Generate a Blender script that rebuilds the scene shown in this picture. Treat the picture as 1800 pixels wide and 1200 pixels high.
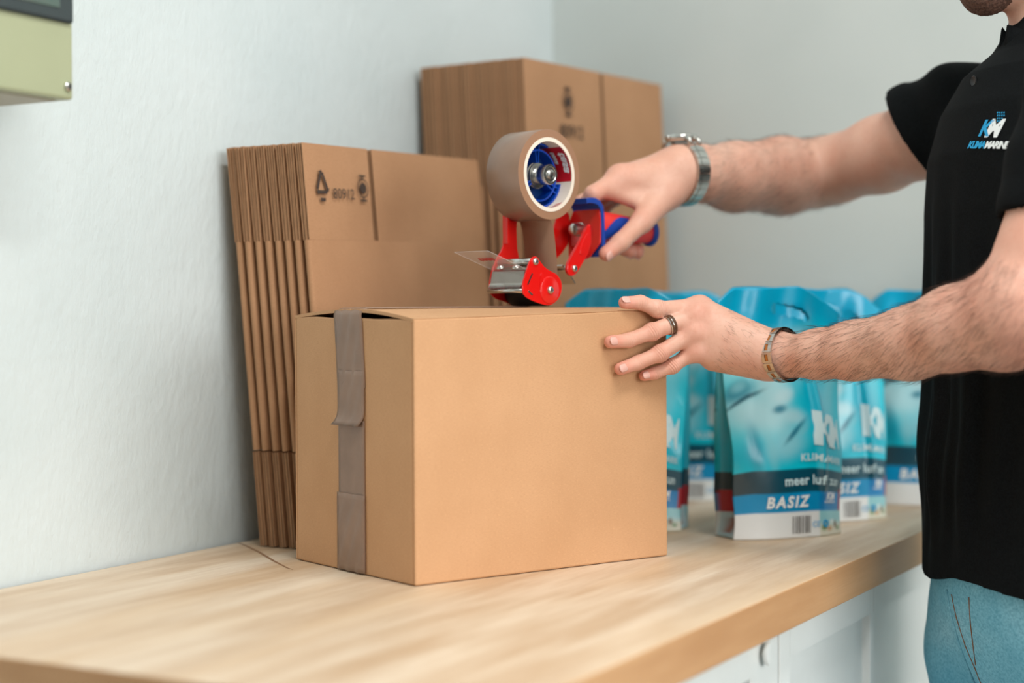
import bpy, bmesh, math, random
import numpy as np
from mathutils import Vector, Matrix
from mathutils.bvhtree import BVHTree

# ------------------------------------------------------------------ clear
for o in list(bpy.data.objects):
    bpy.data.objects.remove(o, do_unlink=True)
SC = bpy.context.scene
COL = SC.collection
random.seed(7)
RNG = np.random.default_rng(7)

# ------------------------------------------------------------------ camera
# world: X runs along the plastered wall and worktop, Y points into that wall, Z up, floor z = 0
F_PX = 2950.0
YAW = math.atan(1618 / F_PX)
PITCH = math.atan(47 / F_PX)
ROLL = math.radians(0.3)
fw = Vector((math.cos(YAW) * math.cos(PITCH), math.sin(YAW) * math.cos(PITCH), -math.sin(PITCH)))
rt = Vector((math.sin(YAW), -math.cos(YAW), 0))
up = rt.cross(fw)
rt2 = rt * math.cos(ROLL) - up * math.sin(ROLL)
up2 = rt * math.sin(ROLL) + up * math.cos(ROLL)
cam_d = bpy.data.cameras.new('camera')
cam = bpy.data.objects.new('camera', cam_d)
COL.objects.link(cam)
m = Matrix((rt2, up2, -fw)).transposed().to_4x4()
m.translation = (0, 0, 1.1693)
cam.matrix_world = m
cam_d.sensor_width = 36
cam_d.lens = F_PX / 1800 * 36
cam_d.clip_start = 0.05
cam_d.dof.use_dof = True
cam_d.dof.focus_distance = 1.80
cam_d.dof.aperture_fstop = 2.0
SC.camera = cam

# ------------------------------------------------------------------ world, light, exposure
world = bpy.data.worlds.new('world')
SC.world = world
world.use_nodes = True
bg = world.node_tree.nodes['Background']
bg.inputs[0].default_value = (0.80, 0.93, 1.0, 1)
bg.inputs[1].default_value = 0.22


def area(name, loc, target, sx, sy, power, color):
    d = bpy.data.lights.new(name, 'AREA')
    d.shape = 'RECTANGLE'
    d.size, d.size_y, d.energy, d.color = sx, sy, power, color
    o = bpy.data.objects.new(name, d)
    COL.objects.link(o)
    o.location = loc
    o.rotation_euler = (Vector(target) - Vector(loc)).to_track_quat('-Z', 'Y').to_euler()
    return o


# daylight entering through the room's window, which is in the wall across from the worktop
area('window_daylight', (0.55, -2.50, 1.80), (0.55, 1.0, 1.25), 3.5, 1.5, 90, (1.0, 0.985, 0.96))

vs = SC.view_settings
vs.view_transform = 'Standard'
vs.look = 'None'
vs.exposure = 0.02
vs.gamma = 1.0
vs.use_curve_mapping = False


# ------------------------------------------------------------------ materials
def lin(r, g, b):
    f = lambda c: (c / 255 / 12.92) if c / 255 <= 0.04045 else ((c / 255 + 0.055) / 1.055) ** 2.4
    return (f(r), f(g), f(b), 1)


class NT:
    def __init__(s, name):
        s.mat = bpy.data.materials.new(name)
        s.mat.use_nodes = True
        s.t = s.mat.node_tree
        s.b = s.t.nodes['Principled BSDF']

    def n(s, kind, **kw):
        nd = s.t.nodes.new(kind)
        for k, v in kw.items():
            if k.startswith('i_'):
                nd.inputs[k[2:].replace('_', ' ')].default_value = v
            else:
                setattr(nd, k, v)
        return nd

    def l(s, a, b):
        s.t.links.new(a, b)

    def set(s, **kw):
        for k, v in kw.items():
            s.b.inputs[k.replace('_', ' ')].default_value = v
        return s

    def coords(s, scale=(1, 1, 1), kind='Object', rot=(0, 0, 0)):
        tc = s.n('ShaderNodeTexCoord')
        mp = s.n('ShaderNodeMapping')
        mp.inputs['Scale'].default_value = scale
        mp.inputs['Rotation'].default_value = rot
        s.l(tc.outputs[kind], mp.inputs[0])
        return mp.outputs[0]

    def noise(s, vec, scale, detail=4, rough=0.55):
        nz = s.n('ShaderNodeTexNoise')
        nz.inputs['Scale'].default_value = scale
        nz.inputs['Detail'].default_value = detail
        nz.inputs['Roughness'].default_value = rough
        s.l(vec, nz.inputs['Vector'])
        return nz.outputs['Fac']

    def ramp(s, fac, stops):
        r = s.n('ShaderNodeValToRGB')
        e = r.color_ramp.elements
        while len(e) < len(stops):
            e.new(0.5)
        for i, (p, c) in enumerate(stops):
            e[i].position = p
            e[i].color = c
        s.l(fac, r.inputs[0])
        return r.outputs[0]

    def mix(s, fac, a, b, mode='MIX'):
        mx = s.n('ShaderNodeMix', data_type='RGBA', blend_type=mode)
        if isinstance(fac, (int, float)):
            mx.inputs[0].default_value = fac
        else:
            s.l(fac, mx.inputs[0])
        for i, v in ((6, a), (7, b)):
            if isinstance(v, tuple):
                mx.inputs[i].default_value = v
            else:
                s.l(v, mx.inputs[i])
        return mx.outputs[2]

    def bump(s, h, strength=0.2, dist=0.001):
        bp = s.n('ShaderNodeBump')
        bp.inputs['Strength'].default_value = strength
        bp.inputs['Distance'].default_value = dist
        s.l(h, bp.inputs['Height'])
        s.l(bp.outputs[0], s.b.inputs['Normal'])


def plain(name, c, rough=0.5, metal=0.0, coat=0.0, spec=0.5, var=0.0, vscale=40):
    t = NT(name).set(Roughness=rough, Metallic=metal)
    t.b.inputs['Specular IOR Level'].default_value = spec
    t.b.inputs['Coat Weight'].default_value = coat
    v = t.coords()
    nz = t.noise(v, vscale)
    a = tuple(x * (1 - var) for x in c[:3]) + (1,)
    b = tuple(min(1, x * (1 + var)) for x in c[:3]) + (1,)
    t.l(t.ramp(nz, [(0.3, a), (0.7, b)]), t.b.inputs['Base Color'])
    return t.mat


M = {}
# plaster wall
t = NT('wall_paint').set(Roughness=0.75)
v = t.coords()
n1 = t.noise(t.coords((1, 1, .6)), 85, 5)
n2 = t.noise(v, 3, 3)
t.l(t.ramp(n2, [(0.3, lin(196, 207, 208)), (0.75, lin(209, 218, 219))]), t.b.inputs['Base Color'])
t.bump(n1, 0.5, 0.004)
M['wall'] = t.mat
t = NT('back_wall_paint').set(Roughness=0.8)
v = t.coords()
t.l(t.ramp(t.noise(v, 2.5, 3), [(0.3, lin(196, 204, 201)), (0.75, lin(208, 214, 211))]), t.b.inputs['Base Color'])
t.bump(t.noise(v, 80, 4), 0.25, 0.002)
M['wall2'] = t.mat
M['floor'] = plain('floor_tile', lin(150, 140, 130), 0.5, var=0.06, vscale=4)
M['ceiling'] = plain('ceiling_paint', lin(235, 236, 235), 0.9, var=0.01)


def wood(name, stretch, c1, c2, c3, rough):
    t = NT(name).set(Roughness=rough)
    v = t.coords(stretch)
    a = t.noise(v, 9, 6, 0.6)
    v2 = t.coords((stretch[0] * 0.5, stretch[1] * 0.6, stretch[2] * 0.6))
    b = t.noise(v2, 5, 3, 0.5)
    fine = t.noise(t.coords((stretch[0] * 2, stretch[1] * 14, stretch[2] * 14)), 12, 3)
    col = t.mix(t.ramp(a, [(0.35, (0, 0, 0, 1)), (0.68, (1, 1, 1, 1))]), c1, c2)
    col = t.mix(t.ramp(b, [(0.45, (0, 0, 0, 1)), (0.75, (1, 1, 1, 1))]), col, c3)
    col = t.mix(t.ramp(fine, [(0.35, (0.25, 0.25, 0.25, 1)), (0.6, (0, 0, 0, 1))]), col, c1)
    t.l(col, t.b.inputs['Base Color'])
    t.bump(fine, 0.08, 0.0006)
    return t.mat


M['wood_top'] = wood('beech_worktop', (0.35, 3.2, 1.0), lin(198, 168, 136), lin(234, 217, 194), lin(222, 190, 150), 0.5)
M['wood_edge'] = wood('beech_edge', (0.5, 1.0, 4.0), lin(186, 138, 92), lin(202, 156, 110), lin(212, 170, 124), 0.45)
M['cab'] = plain('cabinet_lacquer', lin(226, 230, 228), 0.35, var=0.01)


def card(name, base, dark, rough=0.75):
    t = NT(name).set(Roughness=rough)
    t.b.inputs['Specular IOR Level'].default_value = 0.25
    v = t.coords()
    a = t.noise(v, 9, 4)
    b = t.noise(t.coords((1, 1, 6)), 260, 3)
    c = t.noise(v, 420, 2)
    col = t.mix(t.ramp(a, [(0.35, (0, 0, 0, 1)), (0.7, (0.6, 0.6, 0.6, 1))]), base, dark)
    lighter = tuple(min(1, x * 1.13) for x in base[:3]) + (1,)
    col = t.mix(t.ramp(b, [(0.48, (0, 0, 0, 1)), (0.68, (0.55, 0.55, 0.55, 1))]), col, dark)
    col = t.mix(t.ramp(c, [(0.55, (0, 0, 0, 1)), (0.75, (0.4, 0.4, 0.4, 1))]), col, lighter)
    t.l(col, t.b.inputs['Base Color'])
    t.bump(b, 0.06, 0.0006)
    return t.mat


M['card'] = card('kraft_cardboard', lin(205, 160, 120), lin(189, 144, 104))
M['card2'] = card('kraft_cardboard_flats', lin(178, 136, 101), lin(160, 119, 86))
M['flute'] = card('corrugated_core', lin(142, 114, 88), lin(112, 88, 66))
t = NT('brown_packing_tape').set(Roughness=0.28)
v = t.coords()
t.l(t.ramp(t.noise(v, 30, 3), [(0.3, lin(136, 110, 93)), (0.7, lin(150, 121, 102))]), t.b.inputs['Base Color'])
t.bump(t.noise(t.coords((1, 1, 0.4)), 45, 3), 0.25, 0.002)
M['tape'] = t.mat
t = NT('loose_tape').set(Roughness=0.22)
t.b.inputs['Base Color'].default_value = lin(170, 132, 108)
t.b.inputs['Transmission Weight'].default_value = 0.35
t.b.inputs['IOR'].default_value = 1.1
M['tape_free'] = t.mat
t = NT('tape_roll_side').set(Roughness=0.4)
w = t.n('ShaderNodeTexWave', wave_type='RINGS', rings_direction='Y')
w.inputs['Scale'].default_value = 330
w.inputs['Distortion'].default_value = 1.0
t.l(t.coords(), w.inputs['Vector'])
t.l(t.ramp(w.outputs['Fac'], [(0.2, lin(142, 104, 78)), (0.8, lin(168, 128, 100))]), t.b.inputs['Base Color'])
M['roll_side'] = t.mat
M['red'] = plain('red_enamel', lin(222, 22, 18), 0.25, coat=0.4, var=0.02)
M['red_grip'] = plain('red_grip', lin(226, 52, 48), 0.45, var=0.02)
M['blue'] = plain('blue_grip', lin(0, 62, 158), 0.5, var=0.02)
M['blue_hub'] = plain('blue_hub_plastic', lin(4, 66, 170), 0.3, var=0.02)
M['blue_dark'] = plain('deep_blue_hub_plastic', lin(4, 52, 110), 0.35, var=0.02)
M['steel'] = plain('zinc_steel', lin(205, 205, 200), 0.25, metal=1.0, var=0.03)
M['steel_dark'] = plain('dark_mirror_steel', lin(150, 142, 134), 0.12, metal=1.0, var=0.1)
M['rubber'] = plain('black_rubber', lin(22, 22, 22), 0.6, var=0.05)
M['white_paper'] = plain('white_paper_core', lin(232, 220, 204), 0.8, var=0.02)
M['white'] = plain('white_print', lin(240, 245, 245), 0.5)
M['print_red'] = plain('red_print', lin(196, 22, 34), 0.45)
M['print_black'] = plain('black_print', lin(60, 46, 38), 0.8)
M['shirt_blue'] = plain('blue_print', lin(20, 160, 215), 0.6)
t = NT('clear_plastic').set(Roughness=0.12)
t.b.inputs['Alpha'].default_value = 0.22
t.b.inputs['Base Color'].default_value = (0.85, 0.82, 0.82, 1)
M['clear'] = t.mat
M['elec'] = plain('aged_beige_enamel', lin(160, 166, 134), 0.4, var=0.03, vscale=12)
M['elec_frame'] = plain('dark_grey_frame', lin(52, 62, 64), 0.35)
M['elec_glass'] = plain('smoked_cover', lin(84, 104, 98), 0.12, coat=0.5)
M['elec_side'] = plain('beige_underside', lin(170, 166, 150), 0.5, var=0.03)
# skin
t = NT('skin').set(Roughness=0.48)
v = t.coords()
a = t.noise(v, 22, 4)
b = t.noise(v, 220, 3)
col = t.mix(t.ramp(a, [(0.35, (0, 0, 0, 1)), (0.7, (1, 1, 1, 1))]), lin(228, 182, 160), lin(220, 163, 140))
col = t.mix(t.ramp(b, [(0.5, (0, 0, 0, 1)), (0.8, (0.35, 0.35, 0.35, 1))]), col, lin(206, 142, 118))
bl_ = t.n('ShaderNodeAttribute', attribute_name='blush')
col = t.mix(bl_.outputs['Fac'], col, lin(222, 138, 120))
t.l(col, t.b.inputs['Base Color'])
t.b.inputs['Subsurface Weight'].default_value = 0.12
t.b.inputs['Subsurface Radius'].default_value = (0.012, 0.005, 0.003)
t.b.inputs['Subsurface Scale'].default_value = 0.5
t.b.inputs['Specular IOR Level'].default_value = 0.35
ct = t.n('ShaderNodeAttribute', attribute_name='crease_along')
cm = t.n('ShaderNodeAttribute', attribute_name='crease_mask')
sn = t.n('ShaderNodeMath', operation='SINE')
t.l(ct.outputs['Fac'], sn.inputs[0])
ml = t.n('ShaderNodeMath', operation='MULTIPLY')
t.l(sn.outputs[0], ml.inputs[0])
t.l(cm.outputs['Fac'], ml.inputs[1])
nn = t.n('ShaderNodeMath', operation='MULTIPLY_ADD')
t.l(t.noise(v, 300, 3), nn.inputs[0])
nn.inputs[1].default_value = 0.35
t.l(ml.outputs[0], nn.inputs[2])
t.bump(nn.outputs[0], 0.45, 0.0008)
M['skin'] = t.mat
M['nail'] = plain('nail', lin(226, 176, 162), 0.3)
M['hair'] = plain('dark_brown_hair', lin(46, 30, 22), 0.5)
M['arm_hair'] = plain('brown_arm_hair', lin(58, 38, 28), 0.5)
M['beard'] = plain('beard', lin(98, 70, 58), 0.8, var=0.65, vscale=500)
M['lip'] = plain('lip', lin(176, 104, 96), 0.45)
M['eye'] = plain('eye_white', lin(232, 230, 226), 0.15)
M['iris'] = plain('iris', lin(52, 40, 30), 0.1)
t = NT('black_pique').set(Roughness=0.9)
v = t.coords()
t.l(t.ramp(t.noise(v, 500, 2), [(0.3, lin(4, 6, 7)), (0.75, lin(15, 19, 21))]), t.b.inputs['Base Color'])
t.b.inputs['Specular IOR Level'].default_value = 0.15
t.bump(t.noise(v, 420, 2), 0.25, 0.0008)
M['shirt'] = t.mat
t = NT('washed_denim').set(Roughness=0.85)
v = t.coords()
a = t.noise(v, 7, 4)
b = t.noise(v, 330, 3, 0.7)
col = t.ramp(a, [(0.3, lin(96, 166, 190)), (0.55, lin(134, 196, 214)), (0.75, lin(168, 216, 228))])
col = t.mix(t.ramp(b, [(0.4, (0, 0, 0, 1)), (0.65, (0.55, 0.55, 0.55, 1))]), col, lin(70, 138, 166))
t.l(col, t.b.inputs['Base Color'])
t.b.inputs['Specular IOR Level'].default_value = 0.15
t.bump(b, 0.3, 0.001)
M['denim'] = t.mat
M['stitch'] = plain('rust_stitching', lin(140, 92, 56), 0.8)
M['shoe'] = plain('shoe_leather', lin(44, 40, 38), 0.5, var=0.1)
M['wood_inlay'] = plain('amber_wood_inlay', lin(176, 104, 40), 0.4, var=0.2, vscale=300)
M['dark_wood'] = plain('dark_wood_inlay', lin(92, 58, 34), 0.4, var=0.25, vscale=500)
M['dial'] = plain('watch_dial', lin(40, 48, 60), 0.15)
# printed foil pouch: colours from the painted print attribute
t = NT('printed_foil').set(Roughness=0.3)
at = t.n('ShaderNodeAttribute', attribute_name='print')
t.l(at.outputs['Color'], t.b.inputs['Base Color'])
t.b.inputs['Coat Weight'].default_value = 0.35
t.b.inputs['Coat Roughness'].default_value = 0.12
t.bump(t.noise(t.coords(), 28, 3), 0.25, 0.004)
M['foil'] = t.mat
M['foil_text'] = plain('pale_print', lin(206, 232, 236), 0.35)


# ------------------------------------------------------------------ object helpers
def link(name, me, mat, parent=None, smooth=False, **props):
    o = bpy.data.objects.new(name, me)
    COL.objects.link(o)
    if mat is not None and not me.materials:
        me.materials.append(mat)
    if smooth:
        me.shade_smooth()
    if parent is not None:
        o.parent = parent
    for k, v in props.items():
        o[k] = v
    return o


def pyd(name, verts, faces):
    me = bpy.data.meshes.new(name)
    me.from_pydata([tuple(v) for v in verts], [], [tuple(f) for f in faces])
    me.update()
    return me


def mesh(name, verts, faces, mat, parent=None, smooth=False, fix=True, **props):
    me = pyd(name, verts, faces)
    if fix:
        bm = bmesh.new()
        bm.from_mesh(me)
        bmesh.ops.recalc_face_normals(bm, faces=bm.faces)
        bm.to_mesh(me)
        bm.free()
    return link(name, me, mat, parent, smooth, **props)


def thing(name, label, cat, loc=(0, 0, 0), rot=None, group=None):
    o = bpy.data.objects.new(name, None)
    COL.objects.link(o)
    o.empty_display_size = 0.05
    if rot is not None:
        mm = rot.to_4x4()
        mm.translation = loc
        o.matrix_world = mm
    else:
        o.location = loc
    o['label'] = label
    o['category'] = cat
    if group:
        o['group'] = group
    return o


def bm_obj(name, bm, mat, parent=None, smooth=False, **props):
    bmesh.ops.recalc_face_normals(bm, faces=bm.faces)
    me = bpy.data.meshes.new(name)
    bm.to_mesh(me)
    bm.free()
    return link(name, me, mat, parent, smooth, **props)


def add_box(bm, lo, hi, bevel=0.0, seg=2):
    r = bmesh.ops.create_cube(bm, size=1)
    vs_ = r['verts']
    for v in vs_:
        v.co = Vector([lo[i] + (v.co[i] + 0.5) * (hi[i] - lo[i]) for i in range(3)])
    if bevel > 0:
        es = list({e for v in vs_ for e in v.link_edges})
        bmesh.ops.bevel(bm, geom=es, offset=bevel, segments=seg, affect='EDGES', profile=0.5)


def box(name, lo, hi, mat, parent=None, bevel=0.0, seg=2, **props):
    bm = bmesh.new()
    add_box(bm, lo, hi, bevel, seg)
    return bm_obj(name, bm, mat, parent, **props)


def add_prism(bm, poly, t0, t1, tf, bevel=0.0):
    """poly: list of (a,b); tf(a,b,t)->Vector; closed prism between t0 and t1"""
    n = len(poly)
    A = [bm.verts.new(tf(a, b, t0)) for a, b in poly]
    B = [bm.verts.new(tf(a, b, t1)) for a, b in poly]
    fs = [bm.faces.new(A), bm.faces.new(list(reversed(B)))]
    for i in range(n):
        j = (i + 1) % n
        fs.append(bm.faces.new([A[j], A[i], B[i], B[j]]))
    if bevel > 0:
        es = [e for f in fs[:2] for e in f.edges]
        bmesh.ops.bevel(bm, geom=list(set(es)), offset=bevel, segments=2, affect='EDGES', profile=0.5)


def smooth_poly(poly, it=2):
    for _ in range(it):
        q = []
        n = len(poly)
        for i in range(n):
            a, b = poly[i], poly[(i + 1) % n]
            q.append((a[0] * .75 + b[0] * .25, a[1] * .75 + b[1] * .25))
            q.append((a[0] * .25 + b[0] * .75, a[1] * .25 + b[1] * .75))
        poly = q
    return poly


def frame_of(d):
    d = Vector(d).normalized()
    a = Vector((0, 0, 1)) if abs(d.z) < 0.9 else Vector((1, 0, 0))
    x = a.cross(d).normalized()
    return x, d.cross(x).normalized(), d


def add_tube(bm, pts, rad, n=12, cap=True):
    pts = [Vector(p) for p in pts]
    if not hasattr(rad, '__len__'):
        rad = [rad] * len(pts)
    rings = []
    x = None
    for i, p in enumerate(pts):
        d = (pts[min(i + 1, len(pts) - 1)] - pts[max(i - 1, 0)]).normalized()
        if x is None:
            x, y, _ = frame_of(d)
        else:
            x = (x - d * x.dot(d)).normalized()
            y = d.cross(x)
        rings.append([bm.verts.new(p + (x * math.cos(2 * math.pi * k / n) + y * math.sin(2 * math.pi * k / n)) * rad[i]) for k in range(n)])
    for a, b in zip(rings, rings[1:]):
        for k in range(n):
            bm.faces.new([a[k], a[(k + 1) % n], b[(k + 1) % n], b[k]])
    if cap:
        bm.faces.new(list(reversed(rings[0])))
        bm.faces.new(rings[-1])


def tube(name, pts, rad, mat, parent=None, n=12, **props):
    bm = bmesh.new()
    add_tube(bm, pts, rad, n)
    o = bm_obj(name, bm, mat, parent, True, **props)
    return o


def add_lathe(bm, prof, c, axis, n=32, close=False):
    """prof: list of (r, h) along axis from c"""
    x, y, d = frame_of(axis)
    c = Vector(c)
    rings = []
    for r, h in prof:
        if r < 1e-6:
            rings.append([bm.verts.new(c + d * h)])
        else:
            rings.append([bm.verts.new(c + d * h + (x * math.cos(2 * math.pi * k / n) + y * math.sin(2 * math.pi * k / n)) * r) for k in range(n)])
    prs = list(zip(rings, rings[1:]))
    if close:
        prs.append((rings[-1], rings[0]))
    for a, b in prs:
        for k in range(n):
            k2 = (k + 1) % n
            if len(a) == 1 and len(b) == 1:
                continue
            if len(a) == 1:
                bm.faces.new([a[0], b[k2], b[k]])
            elif len(b) == 1:
                bm.faces.new([a[k], a[k2], b[0]])
            else:
                bm.faces.new([a[k], a[k2], b[k2], b[k]])


def lathe(name, prof, c, axis, mat, parent=None, n=32, close=False, smooth=True, **props):
    bm = bmesh.new()
    add_lathe(bm, prof, c, axis, n, close)
    o = bm_obj(name, bm, mat, parent, False, **props)
    if smooth:
        o.data.shade_smooth()
        o.data.set_sharp_from_angle(angle=math.radians(40))
    return o


def text_geo(s, size=1.0, shear=0.0, bold=0.0, step=None, space=1.0):
    """2-D outline of a line of text, as (verts, faces); anchored at its left baseline"""
    cu = bpy.data.curves.new('t', 'FONT')
    cu.body = s
    cu.size = size
    cu.shear = shear
    cu.offset = bold
    cu.space_character = space
    cu.resolution_u = 3
    ob = bpy.data.objects.new('t', cu)
    COL.objects.link(ob)
    dg = bpy.context.evaluated_depsgraph_get()
    me = bpy.data.meshes.new_from_object(ob.evaluated_get(dg))
    bpy.data.objects.remove(ob)
    bpy.data.curves.remove(cu)
    bm = bmesh.new()
    bm.from_mesh(me)
    bpy.data.meshes.remove(me)
    if step:
        xs = [v.co.x for v in bm.verts] or [0]
        x = min(xs) + step
        while x < max(xs):
            bmesh.ops.bisect_plane(bm, geom=bm.verts[:] + bm.edges[:] + bm.faces[:], plane_co=(x, 0, 0), plane_no=(1, 0, 0))
            x += step
    bm.verts.index_update()
    V = [(v.co.x, v.co.y) for v in bm.verts]
    Fc = [[v.index for v in f.verts] for f in bm.faces]
    bm.free()
    return V, Fc


def decal(name, geo, mapf, mat, parent=None, **props):
    V, Fc = geo
    return mesh(name, [mapf(a, b) for a, b in V], Fc, mat, parent, fix=False, **props)


def poly_geo(polys):
    V, Fc = [], []
    for p in polys:
        Fc.append(list(range(len(V), len(V) + len(p))))
        V += list(p)
    return V, Fc


def disc_poly(cx, cy, r, n=20):
    return [(cx + r * math.cos(2 * math.pi * k / n), cy + r * math.sin(2 * math.pi * k / n)) for k in range(n)]


def ring_geo(cx, cy, r0, r1, n=24, a0=0, a1=2 * math.pi):
    V, Fc = [], []
    for k in range(n + 1):
        a = a0 + (a1 - a0) * k / n
        V += [(cx + r0 * math.cos(a), cy + r0 * math.sin(a)), (cx + r1 * math.cos(a), cy + r1 * math.sin(a))]
    for k in range(n):
        Fc.append([2 * k, 2 * k + 1, 2 * k + 3, 2 * k + 2])
    return V, Fc


def merge_geo(*gs):
    V, Fc = [], []
    for v, f in gs:
        n = len(V)
        V += list(v)
        Fc += [[i + n for i in x] for x in f]
    return V, Fc


def shift_geo(g, dx, dy):
    return [(a + dx, b + dy) for a, b in g[0]], g[1]


# ------------------------------------------------------------------ the setting
WALL_Y = 1.252
BACK_X = 2.425
RIGHT_Y = -2.60
LEFT_X = -2.2
CEIL = 2.7
ST = dict(kind='structure')
box('floor', (LEFT_X, RIGHT_Y - .15, -0.1), (BACK_X + .15, WALL_Y + .15, 0), M['floor'], **ST)
box('ceiling', (LEFT_X, RIGHT_Y - .15, CEIL), (BACK_X + .15, WALL_Y + .15, CEIL + .1), M['ceiling'], **ST)
box('wall_left', (LEFT_X, WALL_Y, 0), (BACK_X + .15, WALL_Y + .15, CEIL), M['wall'], **ST)
box('wall_back', (BACK_X, RIGHT_Y, 0), (BACK_X + .15, WALL_Y, CEIL), M['wall2'], **ST)
# wall across the room with the window that lets the daylight in
bm = bmesh.new()
WX0, WX1, WZ0, WZ1 = -1.22, 2.32, 1.05, 2.55
add_box(bm, (LEFT_X, RIGHT_Y - .15, 0), (WX0, RIGHT_Y, CEIL))
add_box(bm, (WX1, RIGHT_Y - .15, 0), (BACK_X, RIGHT_Y, CEIL))
add_box(bm, (WX0, RIGHT_Y - .15, 0), (WX1, RIGHT_Y, WZ0))
add_box(bm, (WX0, RIGHT_Y - .15, WZ1), (WX1, RIGHT_Y, CEIL))
bm_obj('wall_right', bm, M['wall2'], **ST)
lamp = thing('added_ceiling_lamp', 'unseen long white ceiling lamp added to light the pouches from above', 'lamp', (0.85, 0.05, CEIL))  # out of view, added to bring overhead light onto the pouches
box('added_lamp_housing', (-.65, -.12, -.055), (.65, .12, 0), M['cab'], lamp, .004)
_lm = NT('added_lamp_diffuser').set(Roughness=.6)
_lm.b.inputs['Emission Color'].default_value = (1, .98, .95, 1)
_lm.b.inputs['Emission Strength'].default_value = 4.0
box('added_lamp_diffuser', (-.63, -.10, -.063), (.63, .10, -.0555), _lm.mat, lamp, .002)
area('added_lamp_light', (0.85, 0.05, CEIL - .07), (0.85, 0.05, 0), 1.24, .20, 23, (1.0, 0.985, 0.96))
wf = box('window_1', (WX0 - .05, RIGHT_Y - .06, WZ0 - .06), (WX1 + .05, RIGHT_Y + .05, WZ0), M['cab'], **ST)
for nm, lo, hi in (('window_frame', (WX0 - .05, RIGHT_Y - .04, WZ1), (WX1 + .05, RIGHT_Y + .03, WZ1 + .06)),
                   ('window_frame', (WX0 - .05, RIGHT_Y - .04, WZ0), (WX0, RIGHT_Y + .03, WZ1)),
                   ('window_frame', (WX1, RIGHT_Y - .04, WZ0), (WX1 + .05, RIGHT_Y + .03, WZ1)),
                   ('window_mullion', ((WX0 + WX1) / 2 - .03, RIGHT_Y - .04, WZ0), ((WX0 + WX1) / 2 + .03, RIGHT_Y + .01, WZ1))):
    box(nm, lo, hi, M['cab'], wf)

# ------------------------------------------------------------------ worktop and base cabinets
TOP = 0.90
WT_X0, WT_X1, WT_Y0, WT_Y1 = 0.968, 2.42, 0.551, 1.246
wt = thing('worktop', 'long light beech worktop running along the white plastered wall', 'worktop', (1.69, 0.9, TOP - .041))
bm = bmesh.new()
add_box(bm, (WT_X0 - 1.69, WT_Y0 - .9, 0), (WT_X1 - 1.69, WT_Y1 - .9, .041), 0.0015, 2)
bmesh.ops.recalc_face_normals(bm, faces=bm.faces)
me = bpy.data.meshes.new('slab')
bm.to_mesh(me)
bm.free()
me.materials.append(M['wood_top'])
me.materials.append(M['wood_edge'])
for p in me.polygons:
    p.material_index = 0 if abs(p.normal.z) > 0.6 else 1
link('slab', me, None, wt)
# thin dark streak laid on the wood near the wall
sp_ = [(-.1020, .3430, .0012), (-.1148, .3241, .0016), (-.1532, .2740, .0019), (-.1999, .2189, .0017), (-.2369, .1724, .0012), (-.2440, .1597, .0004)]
mesh('dark_streak', [(x + sg * w_ * .8, y + sg * w_ * -.6, .0412) for x, y, w_ in sp_ for sg in (-1, 1)],
     [[2 * k, 2 * k + 1, 2 * k + 3, 2 * k + 2] for k in range(len(sp_) - 1)], plain('dark_streak_wood', lin(150, 112, 82), .7), wt)


def cabinet(x0, x1, label, knob_x, panels):
    c = thing('base_cabinet', label, 'cabinet', ((x0 + x1) / 2, 0.9, 0), group='white base cabinets under the worktop')
    ox = (x0 + x1) / 2
    yb, yf = WT_Y1 - .9, 0.586 - .9
    box('carcass', (x0 - ox, yf, 0.10), (x1 - ox, yb, TOP - .0415), M['cab'], c)
    box('plinth', (x0 - ox + .002, yf + .04, 0.0), (x1 - ox - .002, yb, 0.10), M['cab'], c)
    dz0, dz1 = 0.115, TOP - .046
    g = 0.0012
    d = None
    # framed door: stiles, rails and recessed panels
    bm = bmesh.new()
    y0, y1 = 0.566 - .9, 0.5855 - .9
    xs = [x0 + g - ox] + [p - ox for pr in panels for p in pr] + [x1 - g - ox]
    for i in range(0, len(xs), 2):
        add_box(bm, (xs[i], y0, dz0), (xs[i + 1], y1, dz1), 0.001, 1)
    for a, b in panels:
        add_box(bm, (a - ox, y0, dz1 - .031), (b - ox, y1, dz1), 0.0, 1)
        add_box(bm, (a - ox, y0, dz0), (b - ox, y1, dz0 + .06), 0.0, 1)
    d = bm_obj('door', bm, M['cab'], c)
    for a, b in panels:
        box('door_panel', (a - ox, y0 + .009, dz0 + .06), (b - ox, y1 - .002, dz1 - .031), M['cab'], d)
    lathe('knob', [(0, 0), (.004, 0), (.004, .003), (.0105, .004), (.0115, .006), (.0105, .008), (.0090, .0085), (0, .0080)],
          (knob_x - ox, y0, 0.842), (0, -1, 0), M['cab'], d, 20)


cabinet(0.985, 1.577, 'white base cabinet left of the seam, its round knob just under the worktop edge', 1.531, [(1.06, 1.50)])
cabinet(1.579, 2.40, 'white framed base cabinet with tall recessed panels beside the person in jeans', 2.36, [(1.611, 1.885), (1.899, 2.33)])

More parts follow.
